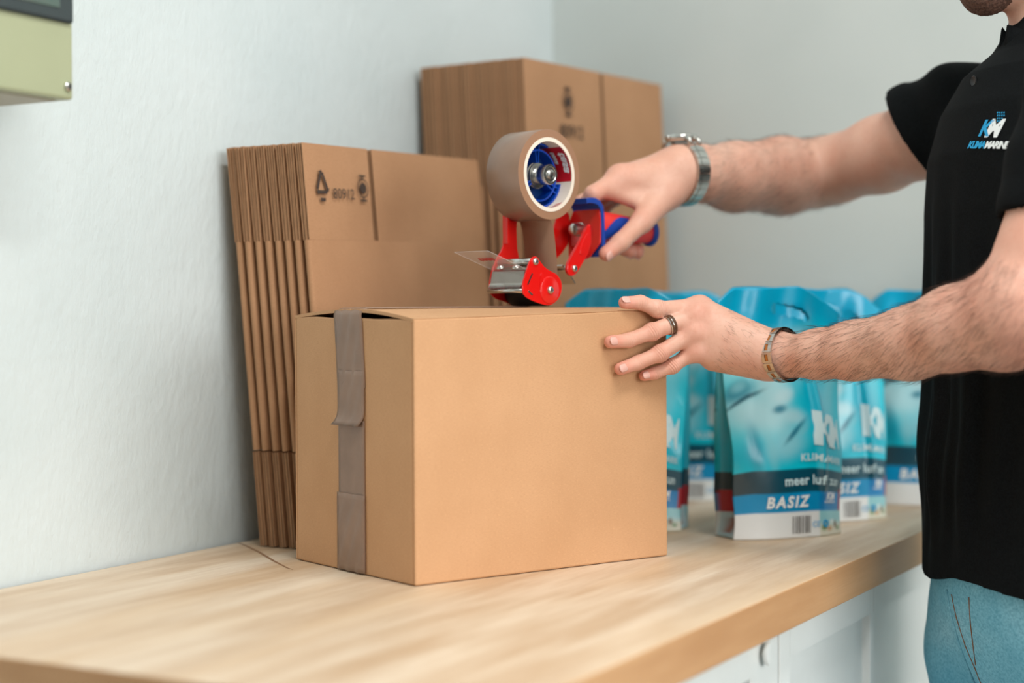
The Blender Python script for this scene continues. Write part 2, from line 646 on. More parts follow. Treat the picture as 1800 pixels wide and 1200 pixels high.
# ------------------------------------------------------------------ electrical box on the wall (top left)
ey, ex1, ez0 = 1.135, 1.204, 1.3755
eb = thing('electrical_box', 'beige electrical box with smoked cover high on the white wall', 'electrical box', (ex1 - .2, WALL_Y, ez0))
ox, oy, oz = ex1 - .2, WALL_Y, ez0
box('housing', (-.2, ey - oy, 0), (.2, 0, .36), M['elec'], eb, .003)
box('underside_plate', (-.19, ey - oy + .012, -.0015), (.188, -.002, .001), M['elec_side'], eb)
box('cable_entry', (-.14, -.075, -.004), (.02, -.03, .0), plain('brown_cable_entry', lin(96, 66, 44), .6), eb, .001)
cv = box('cover_frame', (-.19, ey - oy - .004, .0715), (.1965, ey - oy - .0003, .30), M['elec_frame'], eb, .003)
box('cover_pane', (-.175, ey - oy - .0052, .0835), (.178, ey - oy - .003, .285), M['elec_glass'], cv, .001)
lathe('screw', [(.0045, 0), (.0045, .002), (.003, .0035), (0, .0035)], (.1915, ey - oy, .012), (0, -1, 0), M['steel'], eb, 16)
box('screw_slot', (.1905, ey - oy - .004, .009), (.1925, ey - oy - .003, .015), M['rubber'], eb)


# ------------------------------------------------------------------ stacks of flattened boxes
def frame3(th, rho, tau):
    d = Vector((math.cos(th), math.sin(th), 0))
    n = Vector((-math.sin(th), math.cos(th), 0))
    z = Vector((0, 0, 1))
    u = z * math.cos(tau) + n * math.sin(tau)
    d2 = d * math.cos(rho) + u * math.sin(rho)
    u2 = u * math.cos(rho) - d * math.sin(rho)
    return d2, u2, u2.cross(d2)     # third axis points away from the camera (x cross z gives -y)


def flat_meshes(W, L, FLAP, BODY, T):
    """body with rounded folds at both ends, and fluted flaps; local x length, z up, y back"""
    out = {}
    n = 8
    LEN = W + L
    prof = []
    r = T / 2
    for k in range(n + 1):
        a = math.pi / 2 + math.pi * k / n
        prof.append((r + r * math.cos(a), r * math.sin(a)))
    for k in range(n + 1):
        a = -math.pi / 2 + math.pi * k / n
        prof.append((LEN - r + r * math.cos(a), r * math.sin(a)))
    bm = bmesh.new()
    add_prism(bm, prof, FLAP, FLAP + BODY, lambda a, b, t: Vector((a, b, t)))
    bmesh.ops.recalc_face_normals(bm, faces=bm.faces)
    me = bpy.data.meshes.new('panel_body')
    bm.to_mesh(me)
    bm.free()
    me.materials.append(M['card2'])
    out['body'] = me

    def flap(x0, x1):
        bm = bmesh.new()
        th = T * 0.49
        li = th * 0.22
        h = FLAP - 0.0015
        add_box(bm, (x0, -th / 2, 0), (x1, -th / 2 + li, h))
        add_box(bm, (x0, th / 2 - li, 0), (x1, th / 2, h))
        k0 = len(bm.faces)
        add_box(bm, (x0 + .0012, -th / 2 + li, 0), (x1 - .0012, th / 2 - li, h - .0012))
        bm.faces.ensure_lookup_table()
        for f in list(bm.faces)[k0:]:
            f.material_index = 1
        bmesh.ops.recalc_face_normals(bm, faces=bm.faces)
        me = bpy.data.meshes.new('flap')
        bm.to_mesh(me)
        bm.free()
        me.materials.append(M['card2'])
        me.materials.append(M['flute'])
        return me
    out['w'] = flap(0.0015, W - .0045)
    out['l'] = flap(W + .0045, LEN - .0015)
    return out


ORD = ['front', 'second', 'third', 'fourth', 'fifth', 'sixth', 'seventh', 'eighth', 'ninth', 'tenth', 'eleventh', 'rearmost']


def flat_stack(origin, rot3, n, pitch, dims, lab, group, last):
    W, L, FLAP, BODY, T = dims
    ms = flat_meshes(W, L, FLAP, BODY, T)
    d, u, mm = rot3
    R = Matrix((d, mm, u)).transposed()
    back = Vector((-mm.x, -mm.y, 0)) if mm.y < 0 else Vector((mm.x, mm.y, 0))
    back.normalize()
    rows = []
    for i in range(n):
        nm = ('front' if i == 0 else 'rearmost' if i == n - 1 else ORD[i])
        label = (f'{nm} flattened cardboard box of {lab}' if i in (0, n - 1) else f'{nm} flattened cardboard box from the front of {lab}')
        jit = random.uniform(-.0015, .0015)
        o = thing('flattened_box', label, 'cardboard box',
                  Vector(origin) + back * (pitch * i) + d * jit, R, group)
        link('panel_body', ms['body'], None, o)
        for side in (-1, 1):
            y = side * T * 0.26
            for key in ('w', 'l'):
                sp = random.uniform(.3, 1.0)
                a = link('flap', ms[key], None, o)
                a.location = (0, y, FLAP + BODY + .0001)
                a.rotation_euler = (-side * (.004 if (i == 0 and side < 0) else min(.018, (pitch - T) * .42 / FLAP)) * sp - .002 * random.uniform(-1, 1) * (i > 0), 0, 0)
                b = link('flap', ms[key], None, o)
                b.location = (0, y, 0)
                b.rotation_euler = (side * .010 * sp * 0.5, 0, 0)
        rows.append(o)
    return rows


# shorter leaning stack
th, rho, tau = math.radians(-1.0), math.radians(1.45), math.radians(4.3)
fr = frame3(th, rho, tau)
d_, u_, m_ = fr
top_left = Vector((1.5582, 1.1308, 1.3672))
base = top_left - u_ * ((1.3672 - 0.9015) / u_.z)
hs = (1.3672 - 0.9015) / u_.z
shorter = flat_stack(base, fr, 8, 0.0142, (0.136, 0.257, 0.112, hs - .224, 0.0088),
                     'the shorter leaning stack', 'flattened boxes in the shorter stack by the wall', 8)
# taller stack in the corner
th, rho, tau = math.radians(-3.68), math.radians(1.2), math.radians(1.94)
fr2 = frame3(th, rho, tau)
d2_, u2_, m2_ = fr2
tl2 = Vector((1.9838, 1.0765, 1.5154))
hs2 = (1.5154 - 0.9015) / u2_.z
taller = flat_stack(tl2 - u2_ * hs2, fr2, 12, 0.0142, (0.215, 0.19, 0.17, hs2 - .34, 0.0115),
                    'the taller stack in the corner', 'flattened boxes in the taller corner stack', 12)


def emblem_geo(s):
    """round transport mark with a dark core between two fork shapes"""
    g = [poly_geo([disc_poly(0, 0, .30 * s, 18)]), ring_geo(0, 0, .46 * s, .52 * s)]
    for sg in (1, -1):
        g.append(poly_geo([[(-.30 * s, sg * .62 * s), (.30 * s, sg * .62 * s), (.30 * s, sg * .72 * s), (-.30 * s, sg * .72 * s)],
                           [(-.06 * s, sg * .5 * s), (.06 * s, sg * .5 * s), (.06 * s, sg * .66 * s), (-.06 * s, sg * .66 * s)]]))
    return merge_geo(*g)


def tree_geo(s):
    """recycling triangle of three bent arrows with a small mark below"""
    g = []
    pts = [(0, .75), (.46, -.30), (-.46, -.30)]
    for i in range(3):
        a, b = Vector(pts[i]), Vector(pts[(i + 1) % 3])
        dd = (b - a)
        a2, b2 = a + dd * .12, a + dd * .86
        nrm = Vector((-dd.y, dd.x)).normalized() * .085
        g.append([tuple((a2 + nrm) * s), tuple((b2 + nrm) * s), tuple((b2 - nrm) * s), tuple((a2 - nrm) * s)])
        tip = a + dd * 1.02
        g.append([tuple((b2 + nrm * 2.2) * s), tuple(tip * s), tuple((b2 - nrm * 2.2) * s)])
    g.append([(-.2 * s, -.75 * s), (.2 * s, -.75 * s), (.2 * s, -.58 * s), (-.2 * s, -.58 * s)])
    return poly_geo(g)


zA = hs
for o in shorter[:1]:
    f = lambda cx, cz: (lambda a, b: Vector((cx + a, -.0078, cz + b)))
    decal('printed_mark', tree_geo(.024), f(.030, zA - .050), M['print_black'], o)
    decal('printed_number', text_geo('80912', .0175), f(.050, zA - .064), M['print_black'], o)
    decal('printed_mark', emblem_geo(.022), f(.112, zA - .050), M['print_black'], o)
zB = hs2
for o in taller[:1]:
    f = lambda cx, cz: (lambda a, b: Vector((cx + a, -.0088, cz + b)))
    decal('printed_mark', emblem_geo(.028), f(.113, zB - .052), M['print_black'], o)
    decal('printed_number', text_geo('80912', .026), f(.088, zB - .102), M['print_black'], o)

# ------------------------------------------------------------------ the carton being taped
yb = math.radians(-24.3)
LU = Vector((math.cos(yb), math.sin(yb), 0))
WU = Vector((-math.sin(yb), math.cos(yb), 0))
BL, BW = 0.337, 0.238
BF = Vector((1.4098, 0.8841, TOP))
carton = thing('carton', 'large brown cardboard carton being taped shut on the worktop', 'cardboard box', BF, Matrix((LU, WU, Vector((0, 0, 1)))).transposed())
# heights of the four top corners: front-left, front-right, back-left, back-right
zFL, zFR, zBL, zBR = .2655, .2745, .2695, .274
TH = 0.0038


def panel(name, A, B, zA, zB, inward, label=None):
    """upright panel from A to B (2-D), tops zA, zB; finely gridded so its top edge can be uneven"""
    A, B, inw = Vector(A), Vector(B), Vector(inward)
    n, mrow = 16, 2
    V, Fc = [], []
    for side in (0, 1):
        for j in range(mrow + 1):
            for i in range(n + 1):
                t = i / n
                p = A.lerp(B, t) + inw * (TH * side)
                ztop = zA + (zB - zA) * t + .0006 * math.sin(17 * t + zA * 900) * math.sin(math.pi * t)
                V.append((p.x, p.y, .0006 + (ztop - .0006) * j / mrow))
    st = (n + 1) * (mrow + 1)
    q = lambda s, j, i: s * st + j * (n + 1) + i
    for s in (0, 1):
        for j in range(mrow):
            for i in range(n):
                Fc.append([q(s, j, i), q(s, j, i + 1), q(s, j + 1, i + 1), q(s, j + 1, i)])
    for i in range(n):
        Fc.append([q(0, mrow, i), q(0, mrow, i + 1), q(1, mrow, i + 1), q(1, mrow, i)])
        Fc.append([q(0, 0, i), q(0, 0, i + 1), q(1, 0, i + 1), q(1, 0, i)])
    for j in range(mrow):
        for i in (0, n):
            Fc.append([q(0, j, i), q(0, j + 1, i), q(1, j + 1, i), q(1, j, i)])
    o = mesh(name, V, Fc, M['card'], carton)
    bv = o.modifiers.new('soft', 'BEVEL')
    bv.width = .0024
    bv.segments = 2
    bv.limit_method = 'ANGLE'
    return o


panel('long_panel', (0, 0), (BL, 0), zFL, zFR, (0, 1))
panel('long_panel', (0, BW), (BL, BW), zBL, zBR, (0, -1))
panel('end_panel', (0, TH), (0, BW - TH), zFL - .0005, zBL - .0005, (1, 0))
panel('end_panel', (BL, TH), (BL, BW - TH), zFR - .0005, zBR - .0005, (-1, 0))
box('bottom_panel', (TH, TH, .0006), (BL - TH, BW - TH, .006), M['card'], carton)
box('inner_flap', (TH, TH + .003, .2575), (.118, BW - TH - .003, .2610), M['card'], carton)
box('inner_flap', (BL - .118, TH + .003, .2640), (BL - TH, BW - TH - .003, .2675), M['card'], carton)
SEAM_L, SEAM_R = .2762, .2775


def top_flap(front):
    n, k = 20, 8
    V, Fc = [], []
    for s in (0, 1):
        for i in range(n + 1):
            x = BL * i / n
            t = i / n
            ze = (zFL + (zFR - zFL) * t) if front else (zBL + (zBR - zBL) * t)
            zs = SEAM_L + (SEAM_R - SEAM_L) * t
            for j in range(k + 1):
                q = j / k
                y = q * (BW / 2 - .0008) if front else BW - q * (BW / 2 - .0008)
                z = ze + (zs - ze) * math.sin(q * math.pi / 2) ** 0.9
                if s:
                    z -= TH * .9
                    if j == 0:
                        y += TH * .9 if front else -TH * .9
                V.append((x, y, z))
    st = (n + 1) * (k + 1)
    q_ = lambda s, i, j: s * st + i * (k + 1) + j
    for i in range(n):
        for j in range(k):
            for s in (0, 1):
                Fc.append([q_(s, i, j), q_(s, i + 1, j), q_(s, i + 1, j + 1), q_(s, i, j + 1)])
        for j in (0, k):
            Fc.append([q_(0, i, j), q_(0, i + 1, j), q_(1, i + 1, j), q_(1, i, j)])
    for j in range(k):
        for i in (0, n):
            Fc.append([q_(0, i, j), q_(0, i, j + 1), q_(1, i, j + 1), q_(1, i, j)])
    o = mesh('top_flap', V, Fc, M['card'], carton)
    return o


top_flap(True)
top_flap(False)


def seam_z(x):
    return SEAM_L + (SEAM_R - SEAM_L) * x / BL


def strip(name, rows, wid, mat, lift=None, n=10, crinkle=.0004):
    """tape strip through rows of (point, across vector, half-width scale); thin closed sheet"""
    V, Fc = [], []
    nr = len(rows)
    for s in (0, 1):
        for r, (p, ac, nr_) in enumerate(rows):
            for i in range(n + 1):
                t = i / n * 2 - 1
                h = .0006 + crinkle * (0.5 + 0.5 * math.sin(9 * t + 3.3 * r + 2 * math.sin(2.1 * r))) * (1 - abs(t) ** 6)
                q = Vector(p) + Vector(ac) * (t * wid / 2) + Vector(nr_) * (h if s else .0001)
                V.append(q)
    st = nr * (n + 1)
    f = lambda s, r, i: s * st + r * (n + 1) + i
    for r in range(nr - 1):
        for i in range(n):
            for s in (0, 1):
                Fc.append([f(s, r, i), f(s, r, i + 1), f(s, r + 1, i + 1), f(s, r + 1, i)])
        for i in (0, n):
            Fc.append([f(0, r, i), f(0, r + 1, i), f(1, r + 1, i), f(1, r, i)])
    for i in range(n):
        for r in (0, nr - 1):
            Fc.append([f(0, r, i), f(0, r, i + 1), f(1, r, i + 1), f(1, r, i)])
    return mesh(name, V, Fc, mat, carton, True)


TC = BW * .505
ac = (0, 1, 0)
out = (-1, 0, 0)
# strip coming over the edge from the top seam
rows = [((x, TC + .004, seam_z(x) + .0003), ac, (0, 0, 1)) for x in (.22, .17, .12, .08, .05, .025, .008)]
rows += [((.0005, TC + .004, .2740), ac, (-.7, 0, .7)), ((-.0006, TC + .004, .2695), ac, out)]
rows += [((-.0006, TC + .003 - .0006 * k, .2695 - .0075 * k), ac, out) for k in range(1, 11)]
strip('tape_strip', rows, .055, M['tape'], crinkle=.0014)
# overlapping strip with a loose lower end
rows = [((-.0012, TC - .003, .212 - .0058 * k), ac, out) for k in range(0, 8)]
rows += [((-.0022, TC - .0025, .164), ac, out), ((-.0045, TC - .0015, .159), ac, out), ((-.0085, TC - .0005, .1545), ac, out)]
strip('tape_strip', rows, .053, M['tape'], crinkle=.0012)
# long strip down to the worktop
rows = [((-.0008, TC - .003, .160 - .0076 * k), ac, out) for k in range(0, 21)]
strip('tape_strip', rows, .0515, M['tape'], crinkle=.0003)
# bottom strip folded up from underneath
rows = [((-.0016, TC - .002, .083 - .0058 * k), ac, out) for k in range(0, 15)]
strip('tape_strip', rows, .055, M['tape'], crinkle=.0016)

# ------------------------------------------------------------------ foil pouches
BAG_W, BAG_H, BAG_D = 0.152, 0.30, 0.072


def sstep(a, b, x):
    t = np.clip((x - a) / (b - a), 0, 1)
    return t * t * (3 - 2 * t)


def bag_depth(v):
    return BAG_D * (1.0 - .12 * v) * (1 - sstep(.30, .93, v)) + .004


def bag_width(v):
    return BAG_W * (1.0 + .07 * sstep(.2, .9, v) - .03 * np.exp(-((v - .08) / .08) ** 2))


def bag_front(u, v, seed):
    """local position of the front sheet; u 0..1 across, v 0..1 up (numpy friendly)"""
    u = np.asarray(u, float)
    v = np.asarray(v, float)
    w, d = bag_width(v), bag_depth(v)
    topz = BAG_H * (1 - .06 * np.clip((.16 - u) / .16, 0, 1) ** 1.3 - .10 * np.clip((u - .66) / .34, 0, 1) ** 1.4 + .006 * np.sin(7 * u + seed * 3))
    x = (u - .5) * w
    y = -d / 2 * (1 - .42 * np.abs(2 * u - 1) ** 3)
    s = seed * 1.7
    wr = .0022 * np.sin(5 * u + 7 * v + s) * np.sin(9 * v + 2 * u + s) + .0016 * np.sin(19 * u - 9 * v + 2 * s) * sstep(.2, .8, v)
    wr += .010 * sstep(.55, 1, v) * np.sin(2.2 * v + s) * np.sin(math.pi * u + .4 * s)
    wr += .006 * np.exp(-((u - .80 + .10 * v) / .035) ** 2) * sstep(.12, .25, v) * (1 - sstep(.6, .8, v))
    y = y - wr * (0.35 + sstep(.02, .2, v))
    z = v * topz
    return x, y, z


def srgb(r, g, b):
    return np.array(lin(r, g, b)[:3])


def paint_front(u, v):
    n = u.size
    c = np.tile(srgb(0, 204, 226), (n, 1))

    def blend(mask, col):
        m_ = np.clip(mask, 0, 1)[:, None]
        c[:] = c * (1 - m_) + srgb(*col) * m_

    def blob(cu, cv, ru, rv, ang=0, p=1.6):
        du, dv = (u - cu) * .5, (v - cv)
        ca, sa = math.cos(ang), math.sin(ang)
        a, b = du * ca + dv * sa, -du * sa + dv * ca
        return np.exp(-((a / (ru * .5)) ** 2 + (b / rv) ** 2) ** p)
    blend(.75 * sstep(.55, .25, u) * sstep(.26, .5, v), (90, 214, 226))
    blend(sstep(.26, .34, v) * (1 - sstep(.34, .44, v)) * .35, (0, 160, 190))
    blend(.95 * blob(.48, .735, .42, .095, .1), (232, 248, 250))          # pale glow under the top
    blend(.9 * blob(.24, .50, .30, .085, -.35), (184, 226, 232))           # cheek
    blend(.85 * blob(.36, .60, .16, .07, -.7), (186, 228, 234))            # bridge of the nose
    blend(.85 * blob(.45, .565, .10, .030, .5), (196, 232, 238))           # nose tip
    blend(.8 * blob(.52, .485, .13, .030, -.2), (180, 226, 234))           # upper lip
    blend(.7 * blob(.44, .37, .17, .055, .3), (160, 220, 230))             # chin
    blend(.9 * blob(.09, .60, .12, .040, .1), (20, 128, 152))              # eye socket
    blend(.85 * blob(.10, .615, .055, .022, .1), (126, 198, 210))          # lid
    blend(.95 * blob(.13, .565, .16, .009, .35), (14, 84, 102))            # lashes
    blend(.9 * blob(.405, .515, .055, .016, .2), (0, 122, 150))            # nostril
    blend(.9 * blob(.53, .425, .13, .011, .75), (0, 108, 136))             # mouth line
    blend(.7 * blob(.60, .43, .07, .016, .75), (130, 206, 218))            # lower lip
    blend(.6 * blob(.17, .36, .06, .10, .1), (0, 132, 160))                # jaw shade of the print
    blend(.5 * blob(.30, .36, .05, .09, .15), (150, 212, 220))
    blend(.75 * blob(.74, .52, .13, .16, .1), (0, 170, 200))
    blend(.45 * blob(.86, .60, .07, .16, -.1), (150, 214, 224))  # highlight along the upright fold, painted into the print colour
    blend(sstep(.80, .92, v + .05 * np.sin(4 * u)), (0, 178, 220))
    blend(.5 * blob(.85, .86, .2, .06), (0, 200, 232))
    blend(.7 * blob(.60, .90, .16, .03, -.1), (0, 150, 202))
    # bands at the foot
    band = (v < .275) & (v >= .272)
    blend(((v < .272) & (v >= .186)).astype(float), (8, 78, 98))
    blend(((v < .272) & (v >= .186)).astype(float) * .55 * (1 - sstep(.05, .45, u)), (66, 66, 62))
    blend(band.astype(float), (150, 205, 214))
    blend(((v < .186) & (v >= .105)).astype(float), (0, 148, 202))
    blend((((v < .186) & (v >= .105)) & (u > .745)).astype(float), (10, 132, 196))
    blend((v < .105).astype(float), (236, 240, 240))
    pic = (v < .105) & (u > .745)
    blend(pic.astype(float), (150, 210, 218))
    blend(pic * sstep(.07, .03, v) * .9, (226, 222, 204))
    for (a, b, ru, rv, col) in ((.79, .035, .03, .012, (110, 150, 80)), (.85, .03, .03, .010, (196, 150, 96)), (.92, .045, .02, .016, (120, 96, 70)), (.95, .03, .02, .010, (96, 140, 90)), (.88, .06, .02, .008, (240, 244, 244))):
        blend(pic * blob(a, b, ru, rv), col)
    blend(((u > .965) & (v > .105) & (v < .20)).astype(float), (170, 16, 34))
    return c


def paint_side(q, v):
    c = np.tile(srgb(0, 184, 212), (q.size, 1))

    def blend(mask, col):
        m_ = np.clip(mask, 0, 1)[:, None]
        c[:] = c * (1 - m_) + srgb(*col) * m_
    blend(sstep(.3, .7, v) * .6, (90, 200, 214))
    blend(((v < .272) & (v > .20)).astype(float), (24, 62, 74))
    blend(((v < .20) & (v > .105)).astype(float), (168, 18, 38))
    blend((v < .105).astype(float), (176, 204, 210))
    blend(((v < .085) & (v > .02)) * np.exp(-((q - .55) / .2) ** 2), (150, 92, 64))
    return c


def make_bag_mesh(seed):
    nu, nv, ns = 84, 130, 8
    us = np.linspace(0, 1, nu)
    vv = np.linspace(0, 1, nv)
    loopP, loopC = [], []
    for v in vv:
        va = np.full(nu, v)
        fx, fy, fz = bag_front(us, va, seed)
        # back sheet mirrored with its own wrinkles
        bx, by, bz = bag_front(us, va, seed + 3)
        by = -by - .0 * by
        off = .5 * (bag_front(us, va, seed)[1] + bag_depth(v) / 2 * (1 - .42 * np.abs(2 * us - 1) ** 3)) * sstep(.55, .9, v)
        by = by * (1 - sstep(.7, .93, v)) + (fy + .0035) * sstep(.7, .93, v)
        front = np.stack([fx, fy, fz], 1)
        back = np.stack([bx, by, bz], 1)[::-1]
        q = np.linspace(0, 1, ns + 2)[1:-1]
        d = bag_depth(v)
        inset = np.minimum(.30 * d, .02) * np.sin(math.pi * q) * (1 - .8 * np.exp(-(v / .06) ** 2))
        R = front[-1][None] * (1 - q[:, None]) + back[0][None] * q[:, None]
        R[:, 0] -= inset
        Lf = back[-1][None] * (1 - q[:, None]) + front[0][None] * q[:, None]
        Lf[:, 0] += inset
        loopP.append(np.concatenate([front, R, back, Lf]))
        cf = paint_front(us, va)
        cb = paint_front(us, va)
        loopC.append(np.concatenate([cf, paint_side(q, np.full(ns, v)), cb[::-1], paint_side(q[::-1], np.full(ns, v))]))
    m_ = 2 * nu + 2 * ns
    V = np.concatenate(loopP)
    Cc = np.concatenate(loopC)
    Fc = []

    def slot(u, v):      # punched carrying slot
        du, dv = (u - .60) * BAG_W, (v - .90) * BAG_H
        ca, sa = math.cos(-.25), math.sin(-.25)
        a, b = du * ca + dv * sa, -du * sa + dv * ca
        a = max(abs(a) - .017, 0)
        return a * a + b * b < .0068 ** 2
    for j in range(nv - 1):
        for i in range(m_):
            i2 = (i + 1) % m_
            vm = (vv[j] + vv[j + 1]) / 2
            if vm > .85:
                uu = us[i] + .5 / nu if i < nu - 1 else (us[nu - 1 - (i - nu - ns)] - .5 / nu if nu + ns <= i < 2 * nu + ns - 1 else None)
                if uu is not None and slot(uu, vm):
                    continue
            Fc.append([j * m_ + i, j * m_ + i2, (j + 1) * m_ + i2, (j + 1) * m_ + i])
    Fc.append(list(range(m_ - 1, -1, -1)))
    for i in range(nu - 1):
        a = (nv - 1) * m_
        Fc.append([a + i, a + i + 1, a + nu + ns + nu - 2 - i, a + nu + ns + nu - 1 - i])
    me = pyd('pouch_body', V, Fc)
    at_ = me.color_attributes.new('print', 'FLOAT_COLOR', 'POINT')
    buf = np.ones((len(V), 4), np.float32)
    buf[:, :3] = Cc
    at_.data.foreach_set('color', buf.ravel())
    me.materials.append(M['foil'])
    me.shade_smooth()
    return me


def bag_prints(seed):
    def mp(u0, v0, k=1.0, off=.0012):
        def f(a, b):
            u, v = u0 + a / BAG_W, v0 + b / BAG_H
            if u > .84:
                u = .84 + .14 * (1 - math.exp(-(u - .84) / .14))
            x, y, z = bag_front(u, v, seed)
            return Vector((float(x), float(y) - off, float(z)))
        return f
    res = []

    def add(name, geo, fn, mat):
        V, Fc = geo
        me = pyd(name, [fn(a, b) for a, b in V], Fc)
        me.materials.append(M[mat])
        res.append((name, me))
    add('brand_print', text_geo('KLIMAMARINE', .0125, 0, .0003, .004, 1.1), mp(.56, .305), 'foil_text')
    km = merge_geo(shift_geo(text_geo('K', .055, .0, .0018, .003), 0, 0), shift_geo(text_geo('M', .055, .12, .0014, .003), .022, 0))
    add('logo_print', km, mp(.67, .375), 'foil_text')
    add('slogan_print', text_geo('meer luft zum', .0160, 0, .0004, .004, 1.06), mp(.40, .212), 'foil_text')
    add('name_print', text_geo('BASIZ', .0185, .18, .0007, .004, 1.25), mp(.24, .125), 'white')
    add('logo_print', text_geo('KM', .013, .2, .0005, .004), mp(.81, .150), 'white')
    add('brand_print', text_geo('KLIMAMARINE', .0036, 0, .0001, .004), mp(.79, .137), 'white')
    bars = []
    x = 0
    rr = random.Random(4)
    while x < .027:
        wd = rr.choice((.0006, .0010, .0016))
        bars.append([(x, 0), (x + wd, 0), (x + wd, .021), (x, .021)])
        x += wd + rr.choice((.0010, .0014, .0022))
    add('barcode_print', poly_geo(bars), mp(.475, .018), 'print_black')
    add('mark_print', merge_geo(text_geo('CE', .010, 0, 0, .004), ring_geo(.021, .0035, .002, .0048)), mp(.665, .040), 'shirt_blue')
    return res


def bag(name_label, fl, yaw, mesh_, prints, tilt=0.0):
    """fl: front-left foot corner on the worktop"""
    d = Vector((math.cos(yaw), math.sin(yaw), 0))
    n = Vector((-math.sin(yaw), math.cos(yaw), 0))
    c = Vector((fl[0], fl[1], TOP + .0006)) + d * (BAG_W / 2) + n * (BAG_D / 2)
    o = thing('foil_pouch', name_label, 'pouch', c, Matrix.Rotation(yaw, 3, 'Z'), 'turquoise printed foil pouches on the worktop')
    link('pouch_body', mesh_, None, o)
    for nm, me in prints:
        link(nm, me, None, o)
    return o


bagm = [(make_bag_mesh(s), bag_prints(s)) for s in (1.0, 2.3)]
R_ = math.radians
bag('turquoise foil pouch nearest the camera, half hidden by the bracelet arm', (1.8600, .7170), R_(-39.3), *bagm[0])
bag('turquoise foil pouch directly behind and right of the nearest pouch', (2.0380, .7080), R_(-37), *bagm[1])
bag('turquoise foil pouch right behind the carton, only its top and right edge showing', (1.8720, .9580), R_(-79), *bagm[0])
bag('turquoise foil pouch at the back, in the gap between carton and nearest pouch', (2.1950, 1.0020), R_(-62), *bagm[1])
bag('turquoise foil pouch at the back, beside the black shirt', (2.2620, .8440), R_(-55), *bagm[0])
bag('rearmost turquoise foil pouch, almost hidden behind the black shirt', (2.3040, .6880), R_(-76), *bagm[1])

# ------------------------------------------------------------------ tape dispenser (local x = along the seam, y = away, z = up)
G = Vector((1.6809, .8974, 1.1783))
gth = math.radians(-15.5)
gun = thing('tape_dispenser', 'red and blue hand-held tape dispenser rolling along the top of the carton', 'tape dispenser', G, Matrix.Rotation(gth, 3, 'Z'))


def gp(u, v, w):
    return Vector((u, -w, v))


def plate(name, poly, w0, w1, mat, parent=gun, bevel=.0005, sm=2):
    bm = bmesh.new()
    add_prism(bm, smooth_poly(poly, sm), w0, w1, lambda a, b, t: gp(a, b, t), bevel)
    return bm_obj(name, bm, mat, parent)


def gscrew(u, v, w, r, parent, axis=(0, -1, 0)):
    s = lathe('screw', [(r, 0), (r, r * .25), (r * .85, r * .5), (r * .5, r * .66), (0, r * .7)], gp(u, v, w), axis, M['steel'], parent, 18)
    h = r * .70
    bm = bmesh.new()
    add_box(bm, (u - r * .5, -w - h - .0003, v - r * .1), (u + r * .5, -w - h + .0004, v + r * .1))
    add_box(bm, (u - r * .1, -w - h - .00031, v - r * .5), (u + r * .1, -w - h + .00039, v + r * .5))
    bm_obj('cross_recess', bm, M['rubber'], s)
    return s


near = [(-0.0301, 0.0519), (-0.0245, 0.0562), (-0.018, 0.0552), (-0.011, 0.0468), (0.0004, 0.0392), (0.0107, 0.0382), (0.0199, 0.0309), (0.0222, 0.023), (0.0198, 0.0128), (0.0116, 0.0049), (0.0012, 0.0007), (-0.0113, 0.0026), (-0.0282, 0.0067), (-0.0404, 0.0117), (-0.0432, 0.0194), (-0.042, 0.0256), (-0.0369, 0.0378)]
pl = plate('side_plate', near, .0265, .0285, M['red'], bevel=.0007, sm=1)
lathe('roller_boss', [(.0155, 0), (.0152, .0008), (.0140, .0014), (0, .0014)], gp(.0003, .0185, .0284), (0, -1, 0), M['red'], pl, 32)
plate('side_rib', [(-.0150, .037), (-.0105, .038), (-.0085, .022), (-.013, .014), (-.0165, .022)], .0284, .0294, M['red'], pl, .0004)
gscrew(-.0223, .05, .0285, .0042, pl)
gscrew(.0003, .0185, .0298, .0045, pl)
bm = bmesh.new()
add_prism(bm, [(-.0355, .0245), (-.034, .0240), (-.0265, .0365), (-.028, .037)], .0283, .0289, gp)
bm_obj('slot', bm, M['rubber'], pl)
bm = bmesh.new()
add_prism(bm, [(-.0345, .0165), (-.033, .0180), (-.0265, .0135), (-.028, .012)], .0283, .0289, gp)
bm_obj('slot', bm, M['steel'], pl)

far = [(-0.0385, 0.0204), (-0.0358, 0.0139), (-0.0267, 0.0085), (-0.0148, 0.0063), (.0012, .0007), (.0116, .005), (.0222, .023), (.02, .042), (.0062, .0573), (.0058, .1), (.014, .138), (.016, .152), (.005, .161), (-.007, .155), (-.0140, .125), (-0.0150, .0989), (-0.0143, .0711), (-0.0161, .0665), (-0.0254, .056), (-0.0356, .039)]
plate('side_plate', far, -.0295, -.0275, M['red'], bevel=.0006, sm=1)
bm = bmesh.new()
add_prism(bm, [(-.0150, .072), (-.0118, .072), (-.0118, .135), (-.0150, .128)], -.0285, -.0215, gp)
bm_obj('arm_flange', bm, M['red'], gun)
